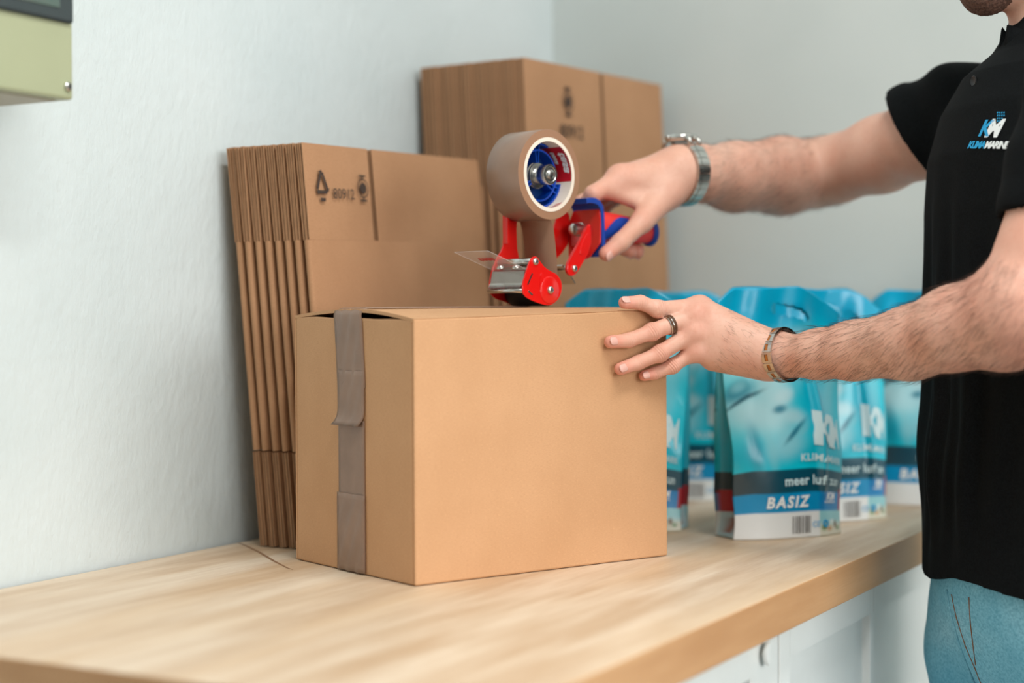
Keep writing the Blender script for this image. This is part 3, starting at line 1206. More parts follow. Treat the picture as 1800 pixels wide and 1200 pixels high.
# rods, roller, blade
tube('cross_rod', [gp(-.0222, .05, -.027), gp(-.0222, .05, .027)], .0043, M['steel'], gun, 16)
tube('cross_rod', [gp(-.0405, .0175, -.027), gp(-.0405, .0175, .027)], .0026, M['steel'], gun, 14)
lathe('rubber_roller', [(0, -.0255), (.0165, -.0255), (.0172, -.0245), (.0172, .0245), (.0165, .0255), (0, .0255)], gp(.0003, .0178, 0), (0, -1, 0), M['rubber'], gun, 40)
bm = bmesh.new()
n_t = 26
bl = [(-.0250, .0455), (-.0362, .0395), (-.0395, .0235)]
for (a0, b0), (a1, b1) in zip(bl, bl[1:]):
    add_prism(bm, [(a0, b0), (a1, b1), (a1 + .0007, b1 - .0003), (a0 + .0007, b0 - .0003)], -.0255, .0255, gp)
bm_obj('blade_holder', bm, M['steel_dark'], gun)
bm = bmesh.new()
for k in range(n_t):
    w0 = -.0255 + .051 * k / n_t
    w1 = w0 + .051 / n_t
    q = [gp(-.0398, .0262, w0), gp(-.0398, .0262, w1), gp(-.0440, .0200, (w0 + w1) / 2)]
    q2 = [p + Vector((.0005, 0, -.0003)) for p in q]
    vv_ = [bm.verts.new(p) for p in q + q2]
    for f in ((0, 1, 2), (3, 5, 4), (0, 3, 4, 1), (1, 4, 5, 2), (2, 5, 3, 0)):
        bm.faces.new([vv_[i] for i in f])
bm_obj('serrated_blade', bm, M['steel'], gun)
# clear guard plate
gpl = [(-.0945, .0608), (-.0600, .0500), (-.0300, .0405)]
bm = bmesh.new()
pp = gpl + [(a, b - .0009) for a, b in reversed(gpl)]
add_prism(bm, pp, -.0262, .0262, gp)
cp = bm_obj('clear_guard', bm, M['clear'], gun)
sl = (gpl[0][1] - gpl[1][1]) / (gpl[0][0] - gpl[1][0])
gz = lambda u: gpl[0][1] + (u - gpl[0][0]) * (gpl[1][1] - gpl[0][1]) / (gpl[1][0] - gpl[0][0])
# lettering reads across the plate
decal('guard_lettering', text_geo('tesa', .0150, 0, .0006), lambda a, b: gp(-.0745 + b * .95, gz(-.0745 + b * .95) - .0014, -.011 + a), M['print_red'], cp)
for w_ in (-.012, .012):
    lathe('screw', [(.0045, 0), (.0045, .0012), (.003, .003), (0, .0034)], gp(-.0365, .0432, w_), (-.3, 0, 1), M['steel'], gun, 16)
# tape roll
RC = gp(.0052, .1485, 0)
ax = (0, -1, 0)
roll = lathe('tape_roll', [(.0418, -.025), (.0505, -.025), (.0508, -.0246), (.0508, .0246), (.0505, .025), (.0418, .025)], RC, ax, None, gun, 96, True)
roll.data.materials.append(M['tape'])
roll.data.materials.append(M['roll_side'])
for p in roll.data.polygons:
    p.material_index = 1 if abs(p.normal.y) > .8 else 0
lathe('paper_core', [(.0374, -.0252), (.0418, -.0252), (.0418, .0254), (.0374, .0254)], RC, ax, M['white_paper'], roll, 64, True)
hub_bm = bmesh.new()
hb = []
for k in range(49):
    a = 1.15 + (6.05 - 1.15) * k / 48
    hb.append([hub_bm.verts.new(RC + Vector((r * math.cos(a), -w_, r * math.sin(a)))) for r, w_ in ((.0347, -.022), (.0368, -.022), (.0368, .0095), (.0347, .0095))])
for p, q in zip(hb, hb[1:]):
    for j_ in range(4):
        hub_bm.faces.new([p[j_], p[(j_ + 1) % 4], q[(j_ + 1) % 4], q[j_]])
hub_bm.faces.new(hb[0])
hub_bm.faces.new(list(reversed(hb[-1])))
hub = bm_obj('hub', hub_bm, M['blue_hub'], gun)
lathe('hub_inner_ring', [(.0276, -.012), (.0296, -.012), (.0296, .0085), (.0276, .0085)], RC, ax, M['blue_hub'], hub, 64, True)
lathe('hub_disc', [(.006, -.010), (.0345, -.010), (.0345, -.007), (.006, -.007)], RC, ax, M['blue_dark'], hub, 64, True)
for k, a0 in enumerate((1.62, 3.75, 5.80)):
    for da in (-.10, .10):
        bm = bmesh.new()
        ca, sa = math.cos(a0 + da), math.sin(a0 + da)
        tx, tz = -sa, ca
        P = []
        for (rr_, ht) in ((.010, .0075), (.0350, .0078)):
            for sg in (-1, 1):
                P.append((RC.x + ca * rr_ + tx * sg * .0006, RC.z + sa * rr_ + tz * sg * .0006, ht))
        lo = [bm.verts.new(Vector((p[0], .012, p[1]))) for p in P]
        hi = [bm.verts.new(Vector((p[0], -p[2], p[1]))) for p in P]
        for f in ((0, 1, 3, 2),):
            bm.faces.new([lo[i] for i in f])
            bm.faces.new([hi[i] for i in f])
        for i, j in ((0, 1), (1, 3), (3, 2), (2, 0)):
            bm.faces.new([lo[i], lo[j], hi[j], hi[i]])
        bm_obj('spoke', bm, M['blue_hub'], hub)
lathe('hub_bushing', [(0, -.013), (.0095, -.013), (.0095, .006), (0, .006)], RC, ax, M['blue_dark'], hub, 32)
bo = lathe('axle_bolt', [(0.0, 0.002), (0.0146, 0.002), (0.01499, 0.003), (0.01499, 0.0048), (0.0127, 0.0052), (0.0127, 0.0062), (0.01422, 0.0066), (0.01422, 0.0078), (0.00889, 0.0082), (0.00889, 0.0135), (0.01118, 0.014), (0.01143, 0.0145), (0.01143, 0.0262), (0.01092, 0.027), (0.00889, 0.027), (0.00838, 0.0265), (0.00533, 0.0265), (0.00508, 0.0285), (0.0033, 0.029), (0.0, 0.029)], RC, ax, M['steel'], gun, 40)


def arc_patch(name, r, a0, a1, w0, w1, mat, parent):
    V, Fc = [], []
    n = 20
    for k in range(n + 1):
        a = a0 + (a1 - a0) * k / n
        for w_ in (w0, w1):
            V.append(RC + Vector((r * math.cos(a), -w_, r * math.sin(a))))
    for k in range(n):
        Fc.append([2 * k, 2 * k + 1, 2 * k + 3, 2 * k + 2])
    return mesh(name, V, Fc, mat, parent, True, fix=False)


arc_patch('core_label', .0372, -.15, 1.05, -.004, .0245, M['print_red'], roll)
decal('core_lettering', text_geo('tesa', .0155, 0, .0006, .002),
      lambda a, b: RC + Vector((.0369 * math.cos(.80 - a / .037), -(.0215 - b), .0369 * math.sin(.80 - a / .037))), M['white'], roll)
decal('core_lettering', text_geo('tesa', .0100, 0, .0004, .002),
      lambda a, b: RC + Vector((.0369 * math.cos(.85 - a / .037), -(.0075 - b), .0369 * math.sin(.85 - a / .037))), M['white'], roll)
for k in range(9):
    a = -2.15 + .13 * k
    V = [RC + Vector((.0372 * math.cos(x), -w_, .0372 * math.sin(x))) for x, w_ in ((a, .017), (a + .06, .017), (a + .16, .0245), (a + .10, .0245))]
    mesh('core_stripe', V, [[0, 1, 2, 3]], M['print_red'], roll, fix=False)
# free run of tape from the roll to the roller
V, Fc = [], []
path = [(.0030, .0978), (.0085, .0968), (.0120, .088), (.0150, .070), (.0172, .052), (.0182, .036), (.0184, .022), (.0166, .0110), (.0110, .0034), (.0030, .0005)]
for s in (0, 1):
    for (a, b) in path:
        for w_ in (-.0245, .0245):
            V.append(gp(a + (.0003 if s else 0), b, w_))
k2 = 2 * len(path)
for i in range(len(path) - 1):
    Fc.append([2 * i, 2 * i + 1, 2 * i + 3, 2 * i + 2])
    Fc.append([k2 + 2 * i, k2 + 2 * i + 1, k2 + 2 * i + 3, k2 + 2 * i + 2])
    for e in (0, 1):
        Fc.append([2 * i + e, 2 * i + 2 + e, k2 + 2 * i + 2 + e, k2 + 2 * i + e])
mesh('free_tape', V, Fc, M['tape_free'], gun, True)
# rear frame: plate facing along the seam, two arms, bolt, tension bracket
bm = bmesh.new()
rp = [(-.030, .060), (-.030, .098), (-.022, .113), (-.004, .1165), (.0195, .1165), (.0205, .100), (.0200, .074), (.004, .058), (-.020, .050)]
add_prism(bm, rp, .0965, .0985, lambda a, b, t: gp(t, b, a), .0006)
rear = bm_obj('rear_plate', bm, M['red'], gun)
bm = bmesh.new()
add_box(bm, (.0925, .004, .072), (.0965, .021, .099), .0008)
bm_obj('tension_plate', bm, M['white_paper'] if False else M['steel'], gun)
lathe('tension_bolt', [(0, .013), (.004, .0128), (.0070, .0105), (.0078, .006), (.0080, .002), (.0080, -.001), (0, -.001)], Vector((.0925, .0095, .0905)), (-1, 0, 0), M['steel'], gun, 6 * 4)
arm = [(0.0365, 0.0448), (0.0404, 0.0530), (0.06, 0.0760), (0.074, 0.0965), (0.0775, 0.112), (.098, .1165), (.099, .085), (0.094, 0.0700), (0.0579, 0.0452), (0.052, 0.036), (0.0432, 0.0345), (0.0375, 0.0384)]
arm_n = [(0.0365, 0.0448), (0.0404, 0.0520), (0.0600, 0.0755), (0.0735, 0.0950), (0.0790, 0.0950), (0.0790, 0.0670), (0.0579, 0.0440), (0.052, 0.036), (0.0432, 0.0345), (0.0375, 0.0384)]
al = plate('lever_arm', arm_n, .0185, .0225, M['red'], bevel=.0012, sm=1)
plate('arm_rib', [(.056, .062), (.062, .058), (.073, .072), (.074, .084), (.070, .085)], .0224, .0236, M['red'], al, .0005)
gscrew(.049, .0437, .0225, .0040, al)
plate('lever_arm', arm, -.031, -.029, M['red'], bevel=.0006, sm=1)
tube('pivot_rod', [gp(.047, .0437, -.030), gp(.047, .0437, .019)], .0036, M['steel'], gun, 14)
bm = bmesh.new()
for a, b in (((.040, .047), (.053, .036)), ((.053, .036), (.062, .026))):
    add_prism(bm, [a, b, (b[0] + .001, b[1] + .001), (a[0] + .001, a[1] + .001)], -.022, .012, gp)
bm_obj('tension_bracket', bm, M['steel'], gun)
# blue hand guard, arching over the rear plate
gpath = [(.0720, .1250), (.0800, .1262), (.0885, .1262), (.0960, .1235), (.1015, .1175), (.1035, .108), (.1040, .090), (.1050, .074), (.1062, .0585)]
bm = bmesh.new()
tk = .0065
inner = []
for i, (a, b) in enumerate(gpath):
    p0 = Vector(gpath[max(i - 1, 0)])
    p1 = Vector(gpath[min(i + 1, len(gpath) - 1)])
    t_ = (p1 - p0).normalized()
    inner.append((a + t_.y * tk * .9, b - t_.x * tk * .9))
add_prism(bm, gpath + list(reversed(inner)), -.0215, .0215, gp, .0009)
bm_obj('hand_guard', bm, M['blue'], gun)


# handle
def hsec(u):
    t = (u - .100) / .115
    rv = .0205 - .0060 * t + .0012 * math.sin(t * 5)
    return .0925 - .0015 * t, rv, rv * .82


def hpt(u, a, off=0.0):
    c, rv, rw = hsec(u)
    return gp(u, c + (rv + off) * math.sin(a), (rw + off) * math.cos(a))


bm = bmesh.new()
us_ = [.100 + .107 * k / 24 for k in range(25)]
rg = [[bm.verts.new(hpt(u, 2 * math.pi * k / 28)) for k in range(28)] for u in us_]
for a, b in zip(rg, rg[1:]):
    for k in range(28):
        bm.faces.new([a[k], a[(k + 1) % 28], b[(k + 1) % 28], b[k]])
bm.faces.new(rg[0])
bm.faces.new(list(reversed(rg[-1])))
hnd = bm_obj('handle', bm, M['red_grip'], gun, True)
bm = bmesh.new()
add_lathe(bm, [(0, 0), (.0158, 0), (.0172, .002), (.0172, .0065), (.0150, .009), (0, .009)], gp(.2065, .0908, 0), (1, 0, 0), 32)
for v in bm.verts:
    v.co.y *= .82
bm_obj('handle_end_cap', bm, M['blue'], hnd, True)
# blue inlay sweeping up from the guard
V, Fc = [], []
nu_ = 26
for k in range(nu_ + 1):
    t_ = k / nu_
    u = .1075 + .056 * t_
    mid = -.60 + 1.0 * math.sin(min(t_ * 1.25, 1) * math.pi / 2)
    hw = (.36 + .14 * t_) * (1 - max(0, (t_ - .82) / .18) ** 2) ** .5 if t_ < 1 else .02
    for j in range(5):
        V.append(hpt(u, mid + hw * (j / 2 - 1), .0006))
for k in range(nu_):
    for j in range(4):
        Fc.append([k * 5 + j, k * 5 + j + 1, k * 5 + 6 + j, k * 5 + 5 + j])
mesh('handle_inlay', V, Fc, M['blue'], hnd, True)

# ------------------------------------------------------------------ the person
# signed-distance sculpting meshed with surface nets, so the body is one continuous skin
def A_(p):
    return np.array(p, np.float32)


def seg(P, a, b, ra, rb, e=None, s=1.0):
    a, b = A_(a), A_(b)
    Q = P - a
    ba = b - a
    if e is not None:
        e = A_(e) / np.linalg.norm(e)
        Q = Q + (s - 1) * (Q @ e)[:, None] * e
        ba = ba + (s - 1) * float(ba @ e) * e
    t = np.clip(Q @ ba / float(ba @ ba), 0, 1)
    return np.sqrt(((Q - t[:, None] * ba) ** 2).sum(1)) - (ra + (rb - ra) * t)


def ell(P, c, r, R=None):
    Q = P - A_(c)
    if R is not None:
        Q = Q @ A_(R)
    q = Q / A_(r)
    k0 = np.sqrt((q ** 2).sum(1))
    k1 = np.sqrt(((q / A_(r)) ** 2).sum(1)) + 1e-9
    return k0 * (k0 - 1) / k1


def smin(a, b, k):
    h = np.clip(.5 + .5 * (b - a) / k, 0, 1)
    return b + (a - b) * h - k * h * (1 - h)


def chain(P, L, k=.01, e=None, s=1.0):
    d = None
    for p, q in zip(L, L[1:]):
        x = seg(P, p[:3], q[:3], p[3], q[3], e, s)
        d = x if d is None else smin(d, x, k)
    return d


def sdf_mesh(fn, lo, hi, h, B=8, slack=1.5):
    lo = np.array(lo, np.float64)
    nb = np.ceil((np.array(hi) - lo) / (h * B)).astype(int)
    I = np.stack(np.meshgrid(*[np.arange(k) for k in nb], indexing='ij'), -1).reshape(-1, 3)
    cen = lo + (I + .5) * h * B
    keep = []
    for c0 in range(0, len(I), 60000):
        d = fn(cen[c0:c0 + 60000].astype(np.float32))
        keep.append(np.abs(d) < h * B * .87 * slack)
    I = I[np.concatenate(keep)]
    g = np.arange(B + 1)
    gr = np.stack(np.meshgrid(g, g, g, indexing='ij'), -1)
    N = nb * B + 2
    cid, cpos, quads = [], [], []
    gid = lambda J: ((J[..., 0] + 1) * (N[1] + 2) + (J[..., 1] + 1)) * (N[2] + 2) + (J[..., 2] + 1)
    CH = 300
    offs = [(0, 0, 0), (1, 0, 0), (0, 1, 0), (1, 1, 0), (0, 0, 1), (1, 0, 1), (0, 1, 1), (1, 1, 1)]
    edges = [(0, 1), (2, 3), (4, 5), (6, 7), (0, 2), (1, 3), (4, 6), (5, 7), (0, 4), (1, 5), (2, 6), (3, 7)]
    for c0 in range(0, len(I), CH):
        blk = I[c0:c0 + CH]
        G_ = blk[:, None, None, None, :] * B + gr[None]
        D = fn((lo + G_.reshape(-1, 3) * h).astype(np.float32)).reshape(G_.shape[:-1])
        cor = np.stack([D[:, a:a + B, b:b + B, c:c + B] for a, b, c in offs], -1)
        ins = cor < 0
        n = ins.sum(-1)
        act = (n > 0) & (n < 8)
        if not act.any():
            continue
        cc = cor[act]
        ii = ins[act]
        J = G_[:, :B, :B, :B][act]
        acc = np.zeros((len(cc), 3))
        cnt = np.zeros(len(cc))
        for a, b in edges:
            x = ii[:, a] != ii[:, b]
            t = cc[:, a] / np.where(x, cc[:, a] - cc[:, b], 1)
            p = np.array(offs[a]) + t[:, None] * (np.array(offs[b]) - np.array(offs[a]))
            acc += np.where(x[:, None], p, 0)
            cnt += x
        cid.append(gid(J))
        cpos.append(lo + (J + acc / cnt[:, None]) * h)
        for ax_, (b, (s1, s2)) in enumerate(((1, ((0, 1, 0), (0, 0, 1))), (2, ((0, 0, 1), (1, 0, 0))), (4, ((1, 0, 0), (0, 1, 0))))):
            x = ii[:, 0] != ii[:, b]
            if x.any():
                K = J[x]
                s1, s2 = np.array(s1), np.array(s2)
                q = np.stack([gid(K), gid(K - s1), gid(K - s1 - s2), gid(K - s2)], 1)
                fl = ~ii[x][:, 0]
                q[fl] = q[fl][:, ::-1]
                quads.append(q)
    cid = np.concatenate(cid)
    cpos = np.concatenate(cpos)
    quads = np.concatenate(quads)
    o = np.argsort(cid)
    cid, cpos = cid[o], cpos[o]
    ix = np.searchsorted(cid, quads)
    ok = (ix < len(cid)).all(1)
    ix = np.clip(ix, 0, len(cid) - 1)
    ok &= (cid[ix] == quads).all(1)
    return cpos, ix[ok]


def np_mesh(name, V, Q):
    me = bpy.data.meshes.new(name)
    me.vertices.add(len(V))
    me.vertices.foreach_set('co', np.asarray(V, np.float32).ravel())
    me.loops.add(Q.size)
    me.loops.foreach_set('vertex_index', Q.astype(np.int32).ravel())
    me.polygons.add(len(Q))
    me.polygons.foreach_set('loop_start', np.arange(0, Q.size, Q.shape[1], dtype=np.int32))
    me.update(calc_edges=True)
    me.shade_smooth()
    return me


T0 = np.array([1.8733, .3905, 0.0])
SV = np.array([-.8165, -.5774, 0])       # towards the person's left
FV = np.array([-.5774, .8165, 0])        # the way the person faces
NK = np.array([1.8968, .3577, 0.0])


def pw(s, f, z, o=T0):
    return tuple(o + SV * s + FV * f + np.array([0, 0, z]))


PR = np.stack([SV, FV, np.array([0, 0, 1.])], 1).astype(np.float32)

ARM_R = [(1.8991, .8066, 1.3419, .0265), (1.9295, .7929, 1.3421, .033), (1.9967, .7743, 1.3417, .0425), (2.0835, .7411, 1.3477, .0490),
         (2.1320, .7152, 1.3530, .0430), (2.1271, .6827, 1.3571, .0425), (2.0969, .6134, 1.3704, .0475), (2.0617, .5531, 1.3841, .048), (2.0371, .4948, 1.4000, .043)]
ARM_L = [(1.7609, .6250, 1.1208, .0225), (1.7459, .5798, 1.1252, .0255), (1.7344, .5384, 1.1294, .030), (1.7041, .4692, 1.1380, .0365),
         (1.6816, .4171, 1.1534, .0415), (1.6680, .3694, 1.1668, .044), (1.6585, .3457, 1.1793, .047), (1.6704, .3256, 1.2286, .046), (1.6817, .3172, 1.2838, .045), (1.7120, .3043, 1.3600, .040)]
L_F = [
    [(1.7331, .7128, 1.1758, .0108), (1.6886, .7440, 1.1747, .0087), (1.6736, .7580, 1.1820, .0078), (1.6590, .7700, 1.1818, .0070)],
    [(1.7200, .7115, 1.1682, .0108), (1.6779, .7461, 1.1499, .0087), (1.6558, .7640, 1.1409, .0078), (1.6315, .7742, 1.1394, .0071)],
    [(1.7145, .7126, 1.1495, .0102), (1.6835, .7393, 1.1262, .0085), (1.6653, .7570, 1.1166, .0077), (1.6432, .7680, 1.1104, .0070)],
    [(1.7188, .7124, 1.1287, .0092), (1.7012, .7320, 1.1121, .0075), (1.6887, .7470, 1.1048, .0067), (1.6762, .7550, 1.1020, .0061)],
]
L_TH = [(1.7766, .6591, 1.1316, .015), (1.7859, .7054, 1.1571, .0128), (1.7900, .7397, 1.1669, .0108), (1.7855, .7583, 1.1637, .0094)]
WL = (1.7609, .6250, 1.1208)
VIEW = tuple(fw)
GMAT = gun.matrix_world.copy()
if GMAT.is_identity or GMAT.translation.length < .1:
    GMAT = Matrix.Translation(G) @ Matrix.Rotation(gth, 4, 'Z')


def gw_(u, v, w, r):
    p = GMAT @ gp(u, v, w)
    return (p.x, p.y, p.z, r)


R_F = [
    [gw_(.1550, .1530, .0020, .0135), gw_(.1120, .1335, -.0040, .0100), gw_(.1135, .1120, -.0260, .0086), gw_(.1190, .0900, -.0290, .0078)],
    [gw_(.1720, .1520, -.0170, .0125), gw_(.1330, .1260, -.0390, .0095), gw_(.1450, .0850, -.0340, .0086), gw_(.1680, .0660, .0060, .0080)],
    [gw_(.1890, .1480, -.0310, .0115), gw_(.1570, .1200, -.0480, .0092), gw_(.1680, .0830, -.0370, .0084), gw_(.1860, .0655, .0020, .0078)],
    [gw_(.2040, .1420, -.0420, .0100), gw_(.1800, .1150, -.0540, .0082), gw_(.1870, .0850, -.0400, .0074), gw_(.2010, .0700, -.0080, .0068)],
]
R_TH = [gw_(.2090, .1390, .0300, .0175), gw_(.1560, .1000, .0335, .0120), gw_(.1200, .0750, .0315, .0108), gw_(.1020, .0615, .0250, .0090)]
WR = ARM_R[0][:3]


def head_fn(N):
    hd = ell(N, (0, .022, 1.640), (.074, .095, .098))
    hd = smin(hd, seg(N, (0, .045, 1.590), (0, .0845, 1.5215), .052, .0215), .03)
    for s in (-1, 1):
        hd = smin(hd, seg(N, (0, .082, 1.5200), (s * .046, .016, 1.545), .0215, .022), .016)
        hd = smin(hd, ell(N, (s * .074, .005, 1.615), (.010, .020, .032)), .006)
        hd = smin(hd, ell(N, (s * .036, .092, 1.592), (.026, .022, .022)), .02)
    hd = smin(hd, seg(N, (0, .112, 1.632), (0, .128, 1.594), .008, .0125), .010)
    hd = smin(hd, ell(N, (0, .108, 1.556), (.024, .011, .008)), .008)
    hd = smin(hd, ell(N, (0, .108, 1.668), (.052, .012, .010)), .016)
    for s in (-1, 1):
        hd = np.maximum(hd, -ell(N, (s * .032, .124, 1.636), (.017, .018, .011)))
    return hd


def body_fn(P):
    D = np.full(len(P), 9.0, np.float32)
    # left arm and hand
    m_ = ((P[:, 0] > 1.57) & (P[:, 0] < 1.86) & (P[:, 1] > .22) & (P[:, 1] < .83) & (P[:, 2] > 1.03) & (P[:, 2] < 1.50))
    if m_.any():
        Q = P[m_]
        d = chain(Q, ARM_L, .012)
        d = smin(d, seg(Q, (1.650, .349, 1.160), (1.664, .362, 1.150), .036, .034), .03)   # elbow
        palm = None
        for f in L_F:
            x = seg(Q, np.array(WL) * .84 + np.array(f[0][:3]) * .16, f[0][:3], .0185, f[0][3] + .0022, VIEW, 1.12)
            palm = x if palm is None else smin(palm, x, .014)
        palm = smin(palm, seg(Q, (1.7670, .6490, 1.1129), (1.7400, .7000, 1.1200), .0185, .0145), .014)
        palm = smin(palm, seg(Q, L_TH[0][:3], L_TH[1][:3], L_TH[0][3], L_TH[1][3]), .016)
        d = smin(d, palm, .016)
        tot = d
        for f in L_F:
            x = chain(Q, f, .0035)
            x = smin(x, ell(Q, f[1][:3], (f[1][3] * 1.12,) * 3), .004)
            tot = np.minimum(tot, smin(d, x, .009))
        tot = np.minimum(tot, smin(d, chain(Q, L_TH, .004), .010))
        for f in L_F:      # knuckle tops
            kc = np.array(f[0][:3]) - np.array(VIEW) * .004
            tot = smin(tot, ell(Q, kc, (f[0][3],) * 3), .008)
        D[m_] = np.minimum(D[m_], tot)
    # right arm and hand
    m_ = ((P[:, 0] > 1.72) & (P[:, 0] < 2.22) & (P[:, 1] > .42) & (P[:, 1] < .96) & (P[:, 2] > 1.20) & (P[:, 2] < 1.50))
    if m_.any():
        Q = P[m_]
        d = chain(Q, ARM_R, .014)
        palm = None
        for f in R_F:
            x = seg(Q, WR, f[0][:3], .0250, f[0][3] + .003)
            palm = x if palm is None else smin(palm, x, .016)
        th_ = seg(Q, np.array(WR) * .8 + np.array(R_TH[0][:3]) * .2, R_TH[0][:3], .024, R_TH[0][3])
        palm = smin(palm, th_, .016)
        palm = smin(palm, seg(Q, R_TH[0][:3], R_TH[1][:3], R_TH[0][3], R_TH[1][3]), .016)
        web = seg(Q, R_TH[0][:3], R_F[0][0][:3], .014, .011)
        palm = smin(palm, web, .016)
        palm = smin(palm, seg(Q, gw_(.176, .124, .020, 0)[:3], gw_(.138, .136, .002, 0)[:3], .0105, .0085), .012)
        d = smin(d, palm, .018)
        tot = d
        for f in R_F:
            x = chain(Q, f, .0035)
            tot = np.minimum(tot, smin(d, x, .010))
        tot = np.minimum(tot, smin(d, chain(Q, R_TH, .004), .007))
        D[m_] = np.minimum(D[m_], tot)
    # trunk, neck, head
    m_ = (P[:, 0] > 1.60) & (P[:, 2] > .90) & (P[:, 1] < .66)
    if m_.any():
        Q = P[m_]
        L = (Q - A_(T0)) @ PR
        d = ell(L, (0, -.010, 1.26), (.125, .068, .17))
        d = smin(d, ell(L, (0, -.005, 1.02), (.135, .075, .16)), .05)
        N = (Q - A_(NK)) @ PR
        d = smin(d, seg(N, (0, -.006, 1.39), (0, .006, 1.545), .050, .052), .035)
        hd = head_fn(N)
        d = smin(d, hd, .022)
        # shoulders reach the arms
        d = smin(d, seg(Q, ARM_R[-1][:3], pw(-.08, -.02, 1.375), .040, .045), .03)
        d = smin(d, seg(Q, ARM_L[-1][:3], pw(.08, -.02, 1.375), .038, .045), .03)
        D[m_] = smin(D[m_], d, .012)
    return D


import time as _time
_t0 = _time.time()
BV, BQ = sdf_mesh(body_fn, (1.56, .20, .84), (2.22, .96, 1.78), .0023)
PO = np.array([1.87, .39, 0.0])
person = thing('person', 'person in black polo shirt and blue jeans taping the carton with both hands', 'person', tuple(PO))
body = link('body', np_mesh('body', BV - PO, BQ), M['skin'], person)
bl = np.zeros(len(BV), np.float32)
for fs in (L_F, R_F, [L_TH, R_TH]):
    for f in fs:
        for k, (rr_, am) in enumerate(((.011, .55), (.008, .45), (.006, .3), (.010, .75))):
            bl = np.maximum(bl, am * np.exp(-((BV - np.array(f[k][:3])) ** 2).sum(1) / (2 * rr_ ** 2)))
bl = np.maximum(bl, .30 * np.exp(-((BV - np.array((1.655, .35, 1.165))) ** 2).sum(1) / (2 * .05 ** 2)))
cal = np.zeros(len(BV), np.float32)
cms = np.zeros(len(BV), np.float32)
for f in L_F:
    for k, am in ((1, 1.0), (2, .5)):
        c_, a_ = np.array(f[k][:3]), np.array(f[k + 1][:3]) - np.array(f[k - 1][:3])
        a_ = a_ / np.linalg.norm(a_)
        q_ = BV - c_
        al_ = q_ @ a_
        dist = np.sqrt((q_ ** 2).sum(1))
        mk = am * np.exp(-(al_ / .0042) ** 2) * (dist < .014) * np.clip(-(q_ @ np.array(fw)) / .006, 0, 1)
        u_ = mk > cms
        cms[u_] = mk[u_]
        cal[u_] = (al_ * 2 * math.pi / .0026 + 2.2 * np.sin(q_ @ np.cross(a_, np.array(fw)) / .0035))[u_]
for nm_, vals in (('crease_along', cal), ('crease_mask', cms)):
    at__ = body.data.attributes.new(nm_, 'FLOAT', 'POINT')
    at__.data.foreach_set('value', vals.astype(np.float32))
ba_ = body.data.attributes.new('blush', 'FLOAT', 'POINT')
ba_.data.foreach_set('value', bl.astype(np.float32))


# --- clothing
ZT = np.array([.78, .86, .90, 1.0, 1.10, 1.20, 1.28, 1.34, 1.39, 1.43, 1.455, 1.480, 1.51, 1.54])
AT = np.array([.176, .180, .180, .176, .172, .174, .180, .178, .162, .126, .090, .066, .058, .050])
BT = np.array([.112, .114, .114, .108, .098, .094, .092, .090, .085, .075, .060, .053, .050, .046])
FT = np.array([-.018, -.017, -.017, -.013, -.006, -.003, -.002, -.003, -.010, -.020, -.034, -.041, -.042, -.042])


def trunk(P, grow=0.0):
    L = (P - A_(T0)) @ PR
    z = L[:, 2]
    a, b, f0 = np.interp(z, ZT, AT) + grow, np.interp(z, ZT, BT) + grow, np.interp(z, ZT, FT)
    k = np.sqrt((L[:, 0] / a) ** 2 + ((L[:, 1] - f0) / b) ** 2)
    d = (k - 1) * np.minimum(a, b)
    return np.maximum(d, (z - 1.515)), L


CUF_R = A_(np.array([2.0685, .5560, 1.3850]))
CN_R = np.array(rt) * -.72 + np.array(up) * -.50 + np.array(fw) * .48
CN_R = A_(CN_R / np.linalg.norm(CN_R))
CUF_L = A_((1.673, .323, 1.256))
CN_L = A_(np.array([-.25, .12, -.96]) / np.linalg.norm([-.25, .12, -.96]))


